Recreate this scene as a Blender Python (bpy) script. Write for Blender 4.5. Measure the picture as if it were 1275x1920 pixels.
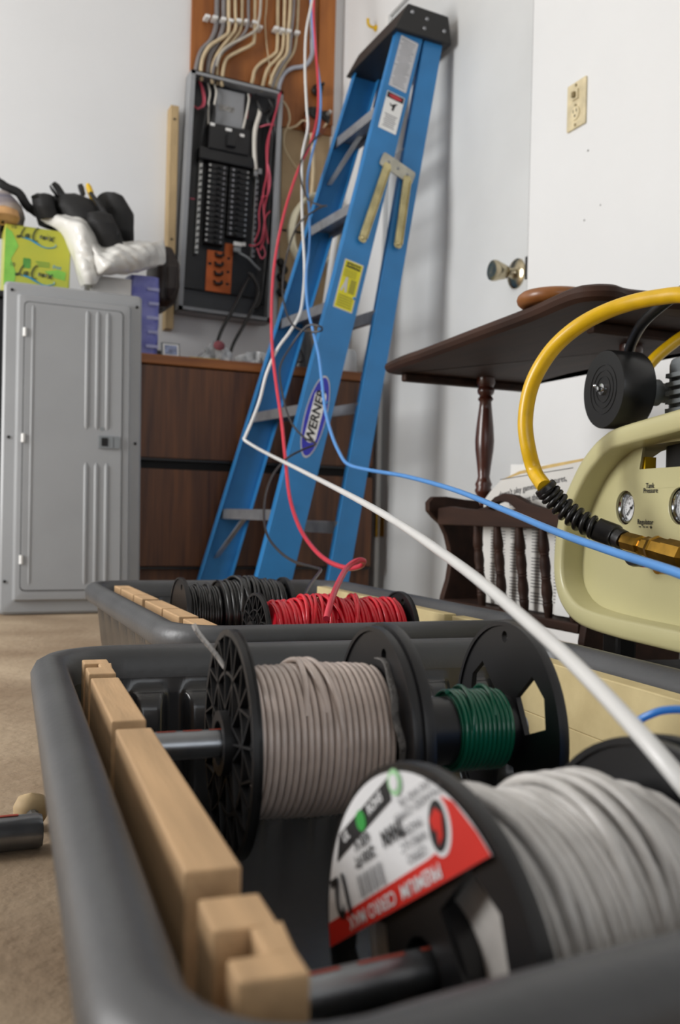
import bpy, bmesh, math, random
from mathutils import Vector, Matrix, Euler
random.seed(7)
for o in list(bpy.data.objects): bpy.data.objects.remove(o)
SC = bpy.context.scene
COL = SC.collection
R_ = math.radians

# ------------------------------------------------------------------ camera
F, YAW, ROLL, PITCH = 1800.0, R_(23.3), R_(1.4), R_(0.15)
CAM = Vector((-1.453, -3.455, 0.30))
fw = Vector((math.sin(YAW)*math.cos(PITCH), math.cos(YAW)*math.cos(PITCH), math.sin(PITCH)))
r0 = Vector((math.cos(YAW), -math.sin(YAW), 0)); u0 = r0.cross(fw)
upv = u0*math.cos(ROLL) - r0*math.sin(ROLL); riv = r0*math.cos(ROLL) + u0*math.sin(ROLL)
cd = bpy.data.cameras.new('camera'); cam = bpy.data.objects.new('camera', cd); COL.objects.link(cam)
cd.sensor_fit = 'VERTICAL'; cd.sensor_height = 23.6; cd.lens = F/1920*23.6
cd.clip_start = 0.02; cd.clip_end = 60
m = Matrix((riv, upv, -fw)).transposed().to_4x4(); m.translation = CAM; cam.matrix_world = m
cd.dof.use_dof = True; cd.dof.focus_distance = 0.97; cd.dof.aperture_fstop = 5.4
SC.camera = cam

# ------------------------------------------------------------------ light
SC.view_settings.view_transform = 'Standard'; SC.view_settings.look = 'None'
SC.view_settings.gamma = 1.0; SC.view_settings.use_curve_mapping = False
SC.view_settings.exposure = 0.0
w = bpy.data.worlds.new('sky'); SC.world = w; w.use_nodes = True
bg = w.node_tree.nodes['Background']; bg.inputs[0].default_value = (0.86, 0.93, 1.0, 1); bg.inputs[1].default_value = 1.0
def area(name, loc, target, sx, sy, power, col):
    l = bpy.data.lights.new(name, 'AREA'); l.shape = 'RECTANGLE'; l.size = sx; l.size_y = sy
    l.energy = power; l.color = col
    o = bpy.data.objects.new(name, l); COL.objects.link(o); o.location = loc
    o.rotation_euler = (Vector(target)-Vector(loc)).to_track_quat('-Z', 'Y').to_euler(); return o
# daylight through the open side doorway on the left, and an added fill light behind the camera
area('doorway_daylight', (-3.75, -1.60, 1.25), (0, -1.5, 0.95), 1.05, 1.75, 97, (1.0, 0.99, 0.975))
area('rear_fill', (-2.2, -6.7, 1.5), (-1.2, 0, 1.1), 3.0, 1.7, 21, (0.98, 0.985, 1.0))

# ------------------------------------------------------------------ pixel -> place helpers
def ray(u, v): return fw + riv*((u-637.5)/F) - upv*((v-960)/F)
def pz(u, v, Z): return CAM + ray(u, v)*Z
def on(u, v, n, d):
    n = Vector(n); r = ray(u, v); return CAM + r*((d - n.dot(CAM))/n.dot(r))
def oy(u, v, y): return on(u, v, (0,1,0), y)
def ox(u, v, x): return on(u, v, (1,0,0), x)
def oz(u, v, z): return on(u, v, (0,0,1), z)

# ------------------------------------------------------------------ materials
def lin(c):
    if isinstance(c, str):
        c = [int(c[i:i+2], 16)/255 for i in (0, 2, 4)]
    return tuple((x/12.92 if x <= .04045 else ((x+.055)/1.055)**2.4) for x in c) + (1,)
MATS = {}
def mat(name, col, rough=.5, metal=0., var=.08, scale=25., stretch=(1,1,1), bump=0., bscale=80., coat=0., col2=None, spec=.5, sub=None, trans=0., emit=0., detail=4):
    if name in MATS: return MATS[name]
    m = bpy.data.materials.new(name); m.use_nodes = True; nt = m.node_tree; N = nt.nodes; L = nt.links
    p = N['Principled BSDF']; c = lin(col)
    tc = N.new('ShaderNodeTexCoord'); mp = N.new('ShaderNodeMapping'); mp.inputs['Scale'].default_value = stretch
    L.new(tc.outputs['Object'], mp.inputs[0])
    nz = N.new('ShaderNodeTexNoise'); nz.inputs['Scale'].default_value = scale; nz.inputs['Detail'].default_value = detail
    L.new(mp.outputs[0], nz.inputs[0])
    rp = N.new('ShaderNodeValToRGB'); rp.color_ramp.elements[0].position = .3; rp.color_ramp.elements[1].position = .7
    c2 = lin(col2) if col2 else tuple(max(0, x*(1-var*2)) for x in c[:3]) + (1,)
    c1 = c if col2 else tuple(min(1, x*(1+var)) for x in c[:3]) + (1,)
    rp.color_ramp.elements[0].color = c2; rp.color_ramp.elements[1].color = c1
    L.new(nz.outputs[0], rp.inputs[0]); L.new(rp.outputs[0], p.inputs['Base Color'])
    p.inputs['Roughness'].default_value = rough; p.inputs['Metallic'].default_value = metal
    p.inputs['Specular IOR Level'].default_value = spec
    if coat: p.inputs['Coat Weight'].default_value = coat; p.inputs['Coat Roughness'].default_value = .15
    if trans: p.inputs['Transmission Weight'].default_value = trans
    if bump:
        n2 = N.new('ShaderNodeTexNoise'); n2.inputs['Scale'].default_value = bscale; n2.inputs['Detail'].default_value = 3
        L.new(mp.outputs[0], n2.inputs[0]); b = N.new('ShaderNodeBump'); b.inputs['Strength'].default_value = bump; b.inputs['Distance'].default_value = .004
        L.new(n2.outputs[0], b.inputs['Height']); L.new(b.outputs[0], p.inputs['Normal'])
    MATS[name] = m; return m

# ------------------------------------------------------------------ geometry builder
def smooth_path(pts, n=8):
    P = [Vector(p) for p in pts]; out = []
    for i in range(len(P)-1):
        a = P[i-1] if i else P[0]*2-P[1]; b = P[i]; c = P[i+1]; d = P[i+2] if i+2 < len(P) else P[-1]*2-P[-2]
        for k in range(n):
            t = k/n
            out.append(.5*((2*b)+(c-a)*t+(2*a-5*b+4*c-d)*t*t+(3*b-a-3*c+d)*t**3))
    out.append(P[-1]); return out
def frame_of(d):
    d = d.normalized(); a = Vector((0,0,1)) if abs(d.z) < .9 else Vector((1,0,0))
    u = d.cross(a).normalized(); return u, d.cross(u).normalized()
class G:
    def __init__(s): s.v = []; s.f = []
    def add(s, vs, fs):
        k = len(s.v); s.v += [Vector(q) for q in vs]; s.f += [[i+k for i in f] for f in fs]; return s
    def hexa(s, p): return s.add(p, [(0,3,2,1),(4,5,6,7),(0,1,5,4),(1,2,6,5),(2,3,7,6),(3,0,4,7)])
    def box(s, x0, x1, y0, y1, z0, z1):
        return s.hexa([(x0,y0,z0),(x1,y0,z0),(x1,y1,z0),(x0,y1,z0),(x0,y0,z1),(x1,y0,z1),(x1,y1,z1),(x0,y1,z1)])
    def obox(s, c, ax, ay, az):          # oriented box from half-axis vectors
        c, ax, ay, az = Vector(c), Vector(ax), Vector(ay), Vector(az)
        return s.hexa([c+ax*i+ay*j+az*k for k in (-1,1) for i, j in ((-1,-1),(1,-1),(1,1),(-1,1))])
    def prism(s, poly, o, ux, uy, dv):
        o, ux, uy, dv = Vector(o), Vector(ux), Vector(uy), Vector(dv); n = len(poly)
        vs = [o+ux*a+uy*b for a, b in poly]; vs += [q+dv for q in vs]
        return s.add(vs, [list(range(n))[::-1], list(range(n, 2*n))]+[(i, (i+1) % n, (i+1) % n+n, i+n) for i in range(n)])
    def cyl(s, p0, p1, r0, r1=None, n=16, caps=True):
        p0, p1 = Vector(p0), Vector(p1); r1 = r0 if r1 is None else r1; u, w = frame_of(p1-p0)
        vs = [p+(u*math.cos(2*math.pi*i/n)+w*math.sin(2*math.pi*i/n))*r for p, r in ((p0,r0),(p1,r1)) for i in range(n)]
        fs = [(i, (i+1) % n, (i+1) % n+n, i+n) for i in range(n)]
        if caps: fs += [list(range(n))[::-1], list(range(n, 2*n))]
        return s.add(vs, fs)
    def lathe(s, prof, o=(0,0,0), ax=(0,0,1), n=24):     # prof: (radius, height); closed ends when radius 0
        o, ax = Vector(o), Vector(ax).normalized(); u, w = frame_of(ax); vs = []; fs = []; k = len(prof)
        for r, h in prof:
            vs += [o+ax*h+(u*math.cos(2*math.pi*i/n)+w*math.sin(2*math.pi*i/n))*max(r, 1e-5) for i in range(n)]
        for j in range(k-1):
            fs += [(j*n+i, j*n+(i+1) % n, (j+1)*n+(i+1) % n, (j+1)*n+i) for i in range(n)]
        return s.add(vs, fs)
    def tube(s, pts, r, n=8, closed=False, caps=True, flat=None):
        P = [Vector(p) for p in pts]; m_ = len(P); vs = []; fs = []; u = None
        for i, p in enumerate(P):
            d = (P[(i+1) % m_]-P[i-1]) if closed else (P[min(i+1, m_-1)]-P[max(i-1, 0)])
            if d.length < 1e-9: d = Vector((0,0,1))
            d.normalize()
            if u is None: u, _ = frame_of(d)
            u = (u-d*u.dot(d)); u = u.normalized() if u.length > 1e-6 else frame_of(d)[0]
            w_ = d.cross(u); rr = r[i] if isinstance(r, (list, tuple)) else r
            vs += [p+(u*math.cos(2*math.pi*k/n)+w_*math.sin(2*math.pi*k/n))*rr for k in range(n)]
        for i in range(m_ if closed else m_-1):
            j = (i+1) % m_
            fs += [(i*n+k, i*n+(k+1) % n, j*n+(k+1) % n, j*n+k) for k in range(n)]
        if caps and not closed: fs += [list(range(n))[::-1], [(m_-1)*n+k for k in range(n)]]
        return s.add(vs, fs)
    def ball(s, c, rx, ry=None, rz=None, n=14):
        ry = ry or rx; rz = rz or rx; c = Vector(c); vs = []; fs = []; m_ = n//2+1
        for j in range(m_):
            t = math.pi*j/(m_-1)
            vs += [c+Vector((rx*max(math.sin(t),1e-4)*math.cos(2*math.pi*i/n), ry*max(math.sin(t),1e-4)*math.sin(2*math.pi*i/n), rz*math.cos(t))) for i in range(n)]
        for j in range(m_-1): fs += [(j*n+i, j*n+(i+1) % n, (j+1)*n+(i+1) % n, (j+1)*n+i) for i in range(n)]
        return s.add(vs, fs)
    def grid(s, fn, nu, nv, cu=False):
        vs = [fn(i/(nu if cu else nu-1), j/(nv-1)) for j in range(nv) for i in range(nu)]
        fs = [(j*nu+i, j*nu+(i+1) % nu, (j+1)*nu+(i+1) % nu, (j+1)*nu+i) for j in range(nv-1) for i in range(nu if cu else nu-1)]
        return s.add(vs, fs)
    def build(s, name, mt, parent=None, smooth=None, bevel=0, seg=2, solid=0, sub=0):
        me = bpy.data.meshes.new(name); me.from_pydata([tuple(q) for q in s.v], [], s.f)
        bm = bmesh.new(); bm.from_mesh(me); bmesh.ops.remove_doubles(bm, verts=bm.verts, dist=2e-6)
        bmesh.ops.recalc_face_normals(bm, faces=bm.faces); bm.to_mesh(me); bm.free()
        me.materials.append(mt)
        if smooth: me.shade_smooth(); me.set_sharp_from_angle(angle=R_(smooth))
        o = bpy.data.objects.new(name, me); COL.objects.link(o)
        if parent: o.parent = parent
        if solid: q = o.modifiers.new('s', 'SOLIDIFY'); q.thickness = solid; q.offset = 0
        if sub: q = o.modifiers.new('u', 'SUBSURF'); q.levels = q.render_levels = sub
        if bevel:
            q = o.modifiers.new('b', 'BEVEL'); q.width = bevel; q.segments = seg; q.limit_method = 'ANGLE'; q.angle_limit = R_(35)
        return o
def from_curve(cu, name):
    o = bpy.data.objects.new(name, cu); me = bpy.data.meshes.new_from_object(o)
    bpy.data.objects.remove(o); return me
def plate(loops, thick):                 # flat plate with holes, in XY, centred on z=0 -> (verts, faces)
    cu = bpy.data.curves.new('plate', 'CURVE'); cu.dimensions = '2D'; cu.fill_mode = 'BOTH'; cu.extrude = thick/2
    for lp in loops:
        sp = cu.splines.new('POLY'); sp.points.add(len(lp)-1); sp.use_cyclic_u = True
        for i, (a, b) in enumerate(lp): sp.points[i].co = (a, b, 0, 1)
    me = from_curve(cu, 'plate'); vs = [v.co.copy() for v in me.vertices]; fs = [list(p.vertices) for p in me.polygons]
    bpy.data.meshes.remove(me); return vs, fs
def place(g, vf, o, ux, uy, un=None):    # map XY(Z) geometry into 3D
    o, ux, uy = Vector(o), Vector(ux), Vector(uy); un = Vector(un) if un else ux.cross(uy)
    return g.add([o+ux*q[0]+uy*q[1]+un*q[2] for q in vf[0]], vf[1])
def text(s, size, shear=0., align='CENTER', ext=0., bold=0.):
    cu = bpy.data.curves.new('t', 'FONT'); cu.body = s; cu.size = size; cu.shear = shear; cu.align_x = align; cu.align_y = 'CENTER'
    cu.extrude = ext; cu.offset = bold; cu.resolution_u = 3
    me = from_curve(cu, 't'); vs = [v.co.copy() for v in me.vertices]; fs = [list(p.vertices) for p in me.polygons]
    bpy.data.meshes.remove(me); return vs, fs
def circle(r, n=32, c=(0,0), ph=0.): return [(c[0]+r*math.cos(2*math.pi*i/n+ph), c[1]+r*math.sin(2*math.pi*i/n+ph)) for i in range(n)]
def ellipse(a, b, n=32): return [(a*math.cos(2*math.pi*i/n), b*math.sin(2*math.pi*i/n)) for i in range(n)]
def rrect(w_, h_, r, n=5, c=(0,0)):
    out = []
    for cx, cy, a0 in ((w_/2-r, h_/2-r, 0), (-w_/2+r, h_/2-r, 90), (-w_/2+r, -h_/2+r, 180), (w_/2-r, -h_/2+r, 270)):
        for i in range(n+1):
            a = R_(a0+90*i/n); out.append((c[0]+cx+r*math.cos(a), c[1]+cy+r*math.sin(a)))
    return out
def tag(o, label, cat, group=None):
    o['label'] = label; o['category'] = cat
    if group: o['group'] = group
    return o
def thing(name, label, cat, loc=(0,0,0), rot=(0,0,0), group=None):
    o = bpy.data.objects.new(name, None); COL.objects.link(o); o.location = loc; o.rotation_euler = rot; o.empty_display_size = .05
    return tag(o, label, cat, group)
def struct(o): o['kind'] = 'structure'; return o
X, Y, Z3 = Vector((1,0,0)), Vector((0,1,0)), Vector((0,0,1))

# ------------------------------------------------------------------ the room
M_wall = mat('painted drywall', 'dddedf', .75, var=.015, scale=2.5, bump=.08, bscale=60)
M_wallr = mat('glossy white wall paint', 'e3e4e4', .6, var=.012, scale=3.0, bump=.05, bscale=40)
M_ceil = mat('ceiling paint', 'e2e2e0', .8, var=.02)
M_door = mat('grey white door paint', 'd2d4d4', .5, var=.03, scale=3.0)
M_floor = mat('worn concrete', 'b7a389', .85, var=.1, scale=4.0, bump=.6, bscale=60, col2='8a745c', detail=8)
M_black = mat('black plastic', '17171a', .42, var=.1)
M_brass = mat('aged brass', 'b08a3c', .3, 1., var=.15)
M_nickel = mat('antique nickel', 'b8ad92', .22, 1., var=.1)
M_ivory = mat('ivory plastic', 'd9cba6', .45, var=.1, scale=40)
M_dark = mat('dark gap', '0b0b0c', .8, var=.05)
M_white = mat('white paint', 'e8e8e6', .5, var=.02)

struct(G().box(-7, .6, -7, .4, -.1, 0).build('floor', M_floor))
struct(G().box(-7, .6, -7, .4, 2.75, 2.85).build('ceiling', M_ceil))
struct(G().box(-7, 0, 0, .15, 0, 2.75).build('wall_back', M_wall))
DY0, DY1, DZ = -1.302, -.400, 2.06      # door opening in the right wall
g = G().box(0, .14, DY1, .15, 0, 2.75).box(0, .14, -7, DY0, 0, 2.75).box(0, .14, DY0, DY1, DZ, 2.75)
struct(g.build('wall_right', M_wallr))
M_lowbounce = mat('dark low bounce wall', '6a5440', .85, var=.15, scale=3)  # unseen walls, dark brown chosen to cut bounced light in the room
g = G().box(-4.0, -3.85, -7, -6.85, 0, 2.75).box(-.55, .14, -7, -6.85, 0, 2.75).box(-4, .14, -7, -6.85, 2.35, 2.75)
struct(g.build('wall_front', M_lowbounce))
LY0, LY1 = -2.15, -.55
g = G().box(-3.7, -3.55, -7, LY0, 0, 2.75).box(-3.7, -3.55, LY1, .15, 0, 2.75).box(-3.7, -3.55, LY0, LY1, 2.15, 2.75)
struct(g.build('wall_left', M_lowbounce))
for y, z, r in ((-1.548, 1.197, .0028), (-1.54, 1.03, .0025), (-1.60, 1.05, .002)):
    o = G().cyl((-.0008, y, z), (.002, y, z), r, n=10).build('nail_hole', mat('grey scuff', '8d8d8c', .8, var=.2), bpy.data.objects['wall_right'])
# door
d = thing('door_1', 'grey-white door', 'door'); del d['category']; del d['label']; struct(d)
G().box(.012, .05, DY0+.004, DY1-.004, .01, DZ-.005).build('door_slab', M_door, d, bevel=.002)
G().box(.004, .012, DY0+.004, DY0+.007, .01, DZ).build('latch_gap', M_dark, d)
G().box(-.006, .011, DY1-.012, DY1+.012, 0, DZ).build('door_stop', M_white, d, bevel=.002)
for z in (.27, 1.03, 1.80):
    g = G().cyl((-.004, DY1-.016, z-.045), (-.004, DY1-.016, z+.045), .007, n=10).box(.009, .013, DY1-.045, DY1-.014, z-.044, z+.044)
    g.cyl((-.004, DY1-.016, z+.045), (-.004, DY1-.016, z+.053), .004, n=8)
    g.build('hinge', M_brass, d, 40)
g = G().box(.0, .013, DY0+.003, DY0+.012, .94, 1.0); g.build('strike_plate', M_dark, d)
kn = G().lathe([(0,0),(.041,0),(.041,.004),(.034,.010),(.016,.014),(.0125,.02),(.0125,.034)], (.012, -1.234, .969), (-1,0,0), 28).build('knob_rose', M_nickel, d, 40)
G().lathe([(.0125,.030),(.017,.034),(.0205,.042),(.0235,.054),(.0275,.066),(.0285,.074),(.027,.079),(.024,.080),(.012,.0785),(0,.078)], (.012, -1.234, .969), (-1,0,0), 28).build('knob', M_nickel, kn, 40)
# wall plate: switch over outlet
p = thing('wall_plate', 'ivory switch and outlet plate on the bright white wall', 'wall plate', (0, -1.503, 1.325))
G().box(-.006, 0, -.037, .037, -.058, .058).build('cover_plate', M_ivory, p, bevel=.003)
M_grime = mat('brown grime', '8a7a55', .7, var=.2)
G().box(-.0105, -.005, -.011, .011, .012, .036).build('toggle_bezel', M_ivory, p, bevel=.001)
G().box(-.018, -.005, -.005, .005, .016, .030).build('toggle', M_grime, p, bevel=.002)
G().cyl((-.005,0,-.022), (-.0085,0,-.022), .017, n=20).build('outlet', M_ivory, p, 40)
g = G()
for yy, zz, a, b in ((-.006,-.016,.001,.004),(.006,-.016,.001,.004),(0,-.028,.0022,.0022)): g.box(-.0092,-.0084,yy-a,yy+a,zz-b,zz+b)
g.build('outlet_slots', M_dark, p)
for zz in (.048, -.002, -.050): G().cyl((-.005,0,zz), (-.0078,0,zz), .0035, n=10).build('screw', M_grime, p)

# ------------------------------------------------------------------ mixing tubs
M_tub = mat('dark grey ribbed plastic', '2a2b2d', .26, var=.05, scale=14, bump=.05, bscale=120, coat=.35)
M_tubrim = mat('scuffed grey plastic rim', '4e4f51', .42, var=.12, scale=9, stretch=(1,1,1), bump=.08, bscale=160)
def rr_loop(a, b, r, ns=(46, 60), nc=8):
    """rounded rectangle samples: (pos, normal, u along side in 0..1 or None on a corner)"""
    out = []
    def side(p0, p1, n, k):
        for i in range(k):
            t = i/k; out.append((Vector(p0).lerp(Vector(p1), t), Vector(n), t, (Vector(p1)-Vector(p0)).length))
    def corner(c, a0):
        for i in range(nc):
            an = R_(a0+90*i/nc); out.append((Vector(c)+Vector((math.cos(an), math.sin(an)))*r, Vector((math.cos(an), math.sin(an))), None, 0))
    side((a,-b+r), (a,b-r), (1,0), ns[1]); corner((a-r,b-r), 0)
    side((a-r,b), (-a+r,b), (0,1), ns[0]); corner((-a+r,b-r), 90)
    side((-a,b-r), (-a,-b+r), (-1,0), ns[1]); corner((-a+r,-b+r), 180)
    side((-a+r,-b), (a-r,-b), (0,-1), ns[0]); corner((a-r,-b+r), 270)
    return out
def rib(t, ln, pitch):
    if t is None: return 0.
    n = round(ln/pitch); q = (t*n) % 1.
    v = .5-.5*math.cos(2*math.pi*q); v = min(1., max(0., (v-.10)*1.7)); return v*v*(3-2*v)
def make_tub(label, loc, rz, W=.555, L=.72, H=.17, bow=0.):
    t = thing('mixing_tub', label, 'tub', loc, (0,0,rz), 'ribbed plastic mixing tubs')
    a, b = W/2, L/2; base = rr_loop(a, b, .082, (144, 192), 8); N = len(base)
    # the short wall is pushed in a little at its middle
    base = [(Vector((p.x, p.y+bow*math.cos(math.pi*p.x/W)*max(0, (-p.y-.15)/(b-.15)))), n, tt, ln) for p, n, tt, ln in base]
    def loops(prof, amp_sign, pitch):
        vs = []; fs = []
        for d, z, am in prof:
            for p, n, tt, ln in base:
                q = p-n*(d+am*rib(tt, ln, pitch)*(.15 if abs(n.x) > .9 else (.3 if n.y < -.9 else 1.))); vs.append((q.x, q.y, z))
        for j in range(len(prof)-1):
            fs += [(j*N+i, j*N+(i+1) % N, (j+1)*N+(i+1) % N, (j+1)*N+i) for i in range(N)]
        return vs, fs
    # rim: rolled lip
    prof = [(.004,H-.030,0),(.000,H-.026,0),(-.001,H-.012,0),(.003,H-.004,0),(.010,H,0),(.018,H+.0005,0),(.026,H-.003,0),(.030,H-.010,0),(.033,H-.020,0),(.0335,H-.028,0)]
    G().add(*loops(prof, 1, .05)).build('rim', M_tubrim, t, 60)
    # inner wall with rounded bulging ribs
    prof = [(.0335,H-.028,0),(.0345,H-.038,0),(.035,H-.041,.006),(.0352,H-.044,.011),(.0355,H-.049,.0150),(.036,H-.056,.0165),(.038,H-.075,.0170),(.041,H-.105,.0165),(.045,H-.135,.0150),(.049,H-.145,.009),(.056,H-.152,.001),(.075,H-.156,0)]
    vs, fs = loops(prof, 1, .046); k = len(prof)-1
    G().add(vs, fs).build('inner_wall', M_tub, t, 60)
    fl = vs[k*N:k*N+N]
    G().add(fl+[(x, y, z-.004) for x, y, z in fl], [list(range(N)), list(range(N, 2*N))[::-1]]+[(i, (i+1) % N, (i+1) % N+N, i+N) for i in range(N)]).build('tub_floor', M_tub, t)
    prof = [(.004,H-.030,0),(.022,H-.030,0),(.022,H-.034,0),(.020,H-.036,.005),(.028,H-.10,.006),(.040,H-.160,.006),(.048,H-.168,0)]
    vs, fs = loops(prof, 1, .0125); k = len(prof)-1
    fs.append([k*N+i for i in range(N)])
    G().add(vs, fs).build('outer_wall', M_tub, t, 40)
    return t
RA = R_(-4.2)
TF = dict(W=.555, L=.750, bow=.042); 
eF = Vector((math.cos(RA), math.sin(RA), 0)); eFy = Vector((-math.sin(RA), math.cos(RA), 0))
TFc = Vector((-1.361, -2.513, 0)) + eF*TF['W']/2 - eFy*TF['L']/2
make_tub('scuffed grey ribbed tub in front, holding the spool with the red and white label', TFc, RA, **TF)
RB = R_(-1.0)
TBc = Vector((-.949, -2.050, 0)); TB = dict(W=.505, L=.745)
make_tub('grey ribbed tub behind, holding the black and red wire spools', TBc, RB, **TB)

# notched wooden rails along the sides of the tubs
M_pine = mat('raw pine', 'd0ab80', .7, var=.1, scale=6, stretch=(14, 1.2, 14), bump=.1, bscale=40)
M_pale = mat('pale painted plywood', 'd9c796', .7, var=.06, scale=7, stretch=(2,2,2), bump=.05, col2='bba87a')
def rail(label, tubc, rz, x, zt, zb, th, cut, teeth, slots, mt, grp):
    """board on edge along local y: continuous below cut, teeth (ya, yb) above it; slots (ya, yb) are half-width notches open to the left"""
    o = thing('notched_rail', label, 'wooden rail', (tubc[0], tubc[1], 0), (0,0,rz), grp)
    y0, y1 = min(a for a, b in teeth), max(b for a, b in teeth)
    G().box(x-th/2, x+th/2, y0, y1, zb, cut).build('board', mt, o, bevel=.001)
    for ya, yb in teeth:
        g = G(); ys = [ya]
        for sa, sb in slots:
            if ya < sa < yb:
                g.box(x-th/2, x+th/2, ys[-1], sa, cut, zt); g.box(x+th*.05, x+th/2, sa, sb, cut, zt); ys.append(sb)
        g.box(x-th/2, x+th/2, ys[-1], yb, cut, zt)
        g.build('tooth', mt, o, bevel=.0012)
    return o
GR = 'notched wooden rails screwed inside the tubs'
CF = pz(437, 1392, .625)                  # grey spool's outer flange centre
def loc(p, c, e): return (Vector(p)-Vector(c)).dot(e)
# label spool
LD = R_(4.0); CL = pz(800, 1820, .39)
eL = Vector((math.cos(LD), math.sin(LD), 0)); eLy = Vector((-math.sin(LD), math.cos(LD), 0))
def rod_cross(c, e, xloc):               # local (x,y) of a rod at tub-local x
    q = Vector((loc(c, TFc, eF), loc(c, TFc, eFy))); dd = Vector((e.dot(eF), e.dot(eFy)))
    return q.y + dd.y*(xloc-q.x)/dd.x
XR = .2145
XL = .2235; yA = rod_cross(CF, eF, -XL); yB = rod_cross(CL, eL, -XR); yB2 = rod_cross(CL, eL, XR)
g_ = .0115
rail('pine rail along the left wall of the front tub, one rod lying in its notch', TFc, RA, -XL, .165, .085, .022, .108,
     [(.215+.02, .312), (yA+g_, .215), (yB+.013, yA-g_), (-.302, yB-.013)], [(.268, .288), (yB-.060, yB-.040)], M_pine, GR)
rail('pale rail along the right wall of the front tub, beside the green wire spool', TFc, RA, XR, .160, .03, .020, .104,
     [(yA+g_, .308), (yB2+g_, yA-g_), (-.285, yB2-g_)], [], M_pale, GR)
rail('pine rail along the left wall of the rear tub, by the black wire spool', TBc, RB, -.1895, .165, .05, .026, .125,
     [(.238, .300), (.118, .23), (.03+g_, .11), (-.10, .03-g_), (-.218+g_, -.108), (-.300, -.218-g_)], [], M_pine, GR)
rail('pale rail along the right wall of the rear tub, behind the red wire spool', TBc, RB, .1895, .162, .03, .020, .125,
     [(.03+g_, .300), (-.218+g_, .03-g_), (-.300, -.218-g_)], [], M_pale, GR)

# metal conduit rods
M_steel = mat('galvanised conduit', '8f9296', .32, .9, var=.12, scale=30, bump=.03)
M_red = mat('red ink', 'a8402c', .6, var=.1)
def rod(label, a, b, r=.009, pr=True):
    o = thing('conduit_rod', label, 'metal rod', a, group='conduit rods')
    a, b = Vector(a), Vector(b); d = b-a
    n = 20; g = G().tube([d*0, d*.01, d*.5, d*.99, d], [r*.94, r, r, r, r*.94], 20)
    g.build('tube', M_steel, o, 40)
    g = G().cyl(d*-.0004, d*.0002, r*.72, n=16); g.build('bore', M_dark, o)
    if pr:
        u = d.normalized(); sd = Vector((u.y, -u.x, 0))
        g = G()
        for k in range(14):
            t0 = .03+k*.062
            g.add([d*(t0)+Z3*r*1.012+sd*.0011, d*(t0+.045)+Z3*r*1.012+sd*.0011, d*(t0+.045)+Z3*r*1.012-sd*.0011, d*t0+Z3*r*1.012-sd*.0011], [(0,1,2,3)])
        g.build('red_print', M_red, o)
    return o
rod('steel rod through the grey and green wire spools', CF-eF*.058, CF+eF*.214)
rod('steel rod through the labelled white wire spool', CL-eL*((.238+loc(CL, TFc, eF))/eL.dot(eF)), CL+eL*((.226-loc(CL, TFc, eF))/eL.dot(eF)))
TBx = Vector((math.cos(RB), math.sin(RB), 0)); TBy = Vector((-math.sin(RB), math.cos(RB), 0))
ZR = .138
rod('steel rod through the black wire spool in the rear tub', TBc-TBx*.202+TBy*.03+Z3*ZR, TBc+TBx*.202+TBy*.03+Z3*ZR)
rod('steel rod through the red wire spool in the rear tub', TBc-TBx*.202-TBy*.218+Z3*ZR, TBc+TBx*.202-TBy*.218+Z3*ZR)

# ------------------------------------------------------------------ wire spools (axis = local x)
M_spool = mat('black spool plastic', '161618', .45, var=.12, scale=18, bump=.06, bscale=60)
M_spoolgl = mat('smooth black spool plastic', '19191b', .36, var=.15, scale=9)
def wire_mat(name, col, rough=.3, var=.08): return mat(name, col, rough, var=var, scale=60, coat=.25)
W_grey = wire_mat('taupe wire jacket', 'c8b8ae'); W_white = wire_mat('white wire jacket', 'cdcac6', .35); W_green = wire_mat('green wire jacket', '12644a', .22)
W_black = wire_mat('black wire jacket', '1b1b1c', .28, .1); W_redw = wire_mat('red wire jacket', 'd8182c', .28); W_blue = wire_mat('blue wire jacket', '3f86d6', .3)
def disc(x, R, rh, holes, th, seg=64):
    vf = plate([circle(R, seg), circle(rh, 24)]+holes, th)
    g = G(); place(g, vf, (x,0,0), (0,-1,0), (0,0,1), (-1,0,0)); return g    # seen from -x: first axis to the right (-y), second up
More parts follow.
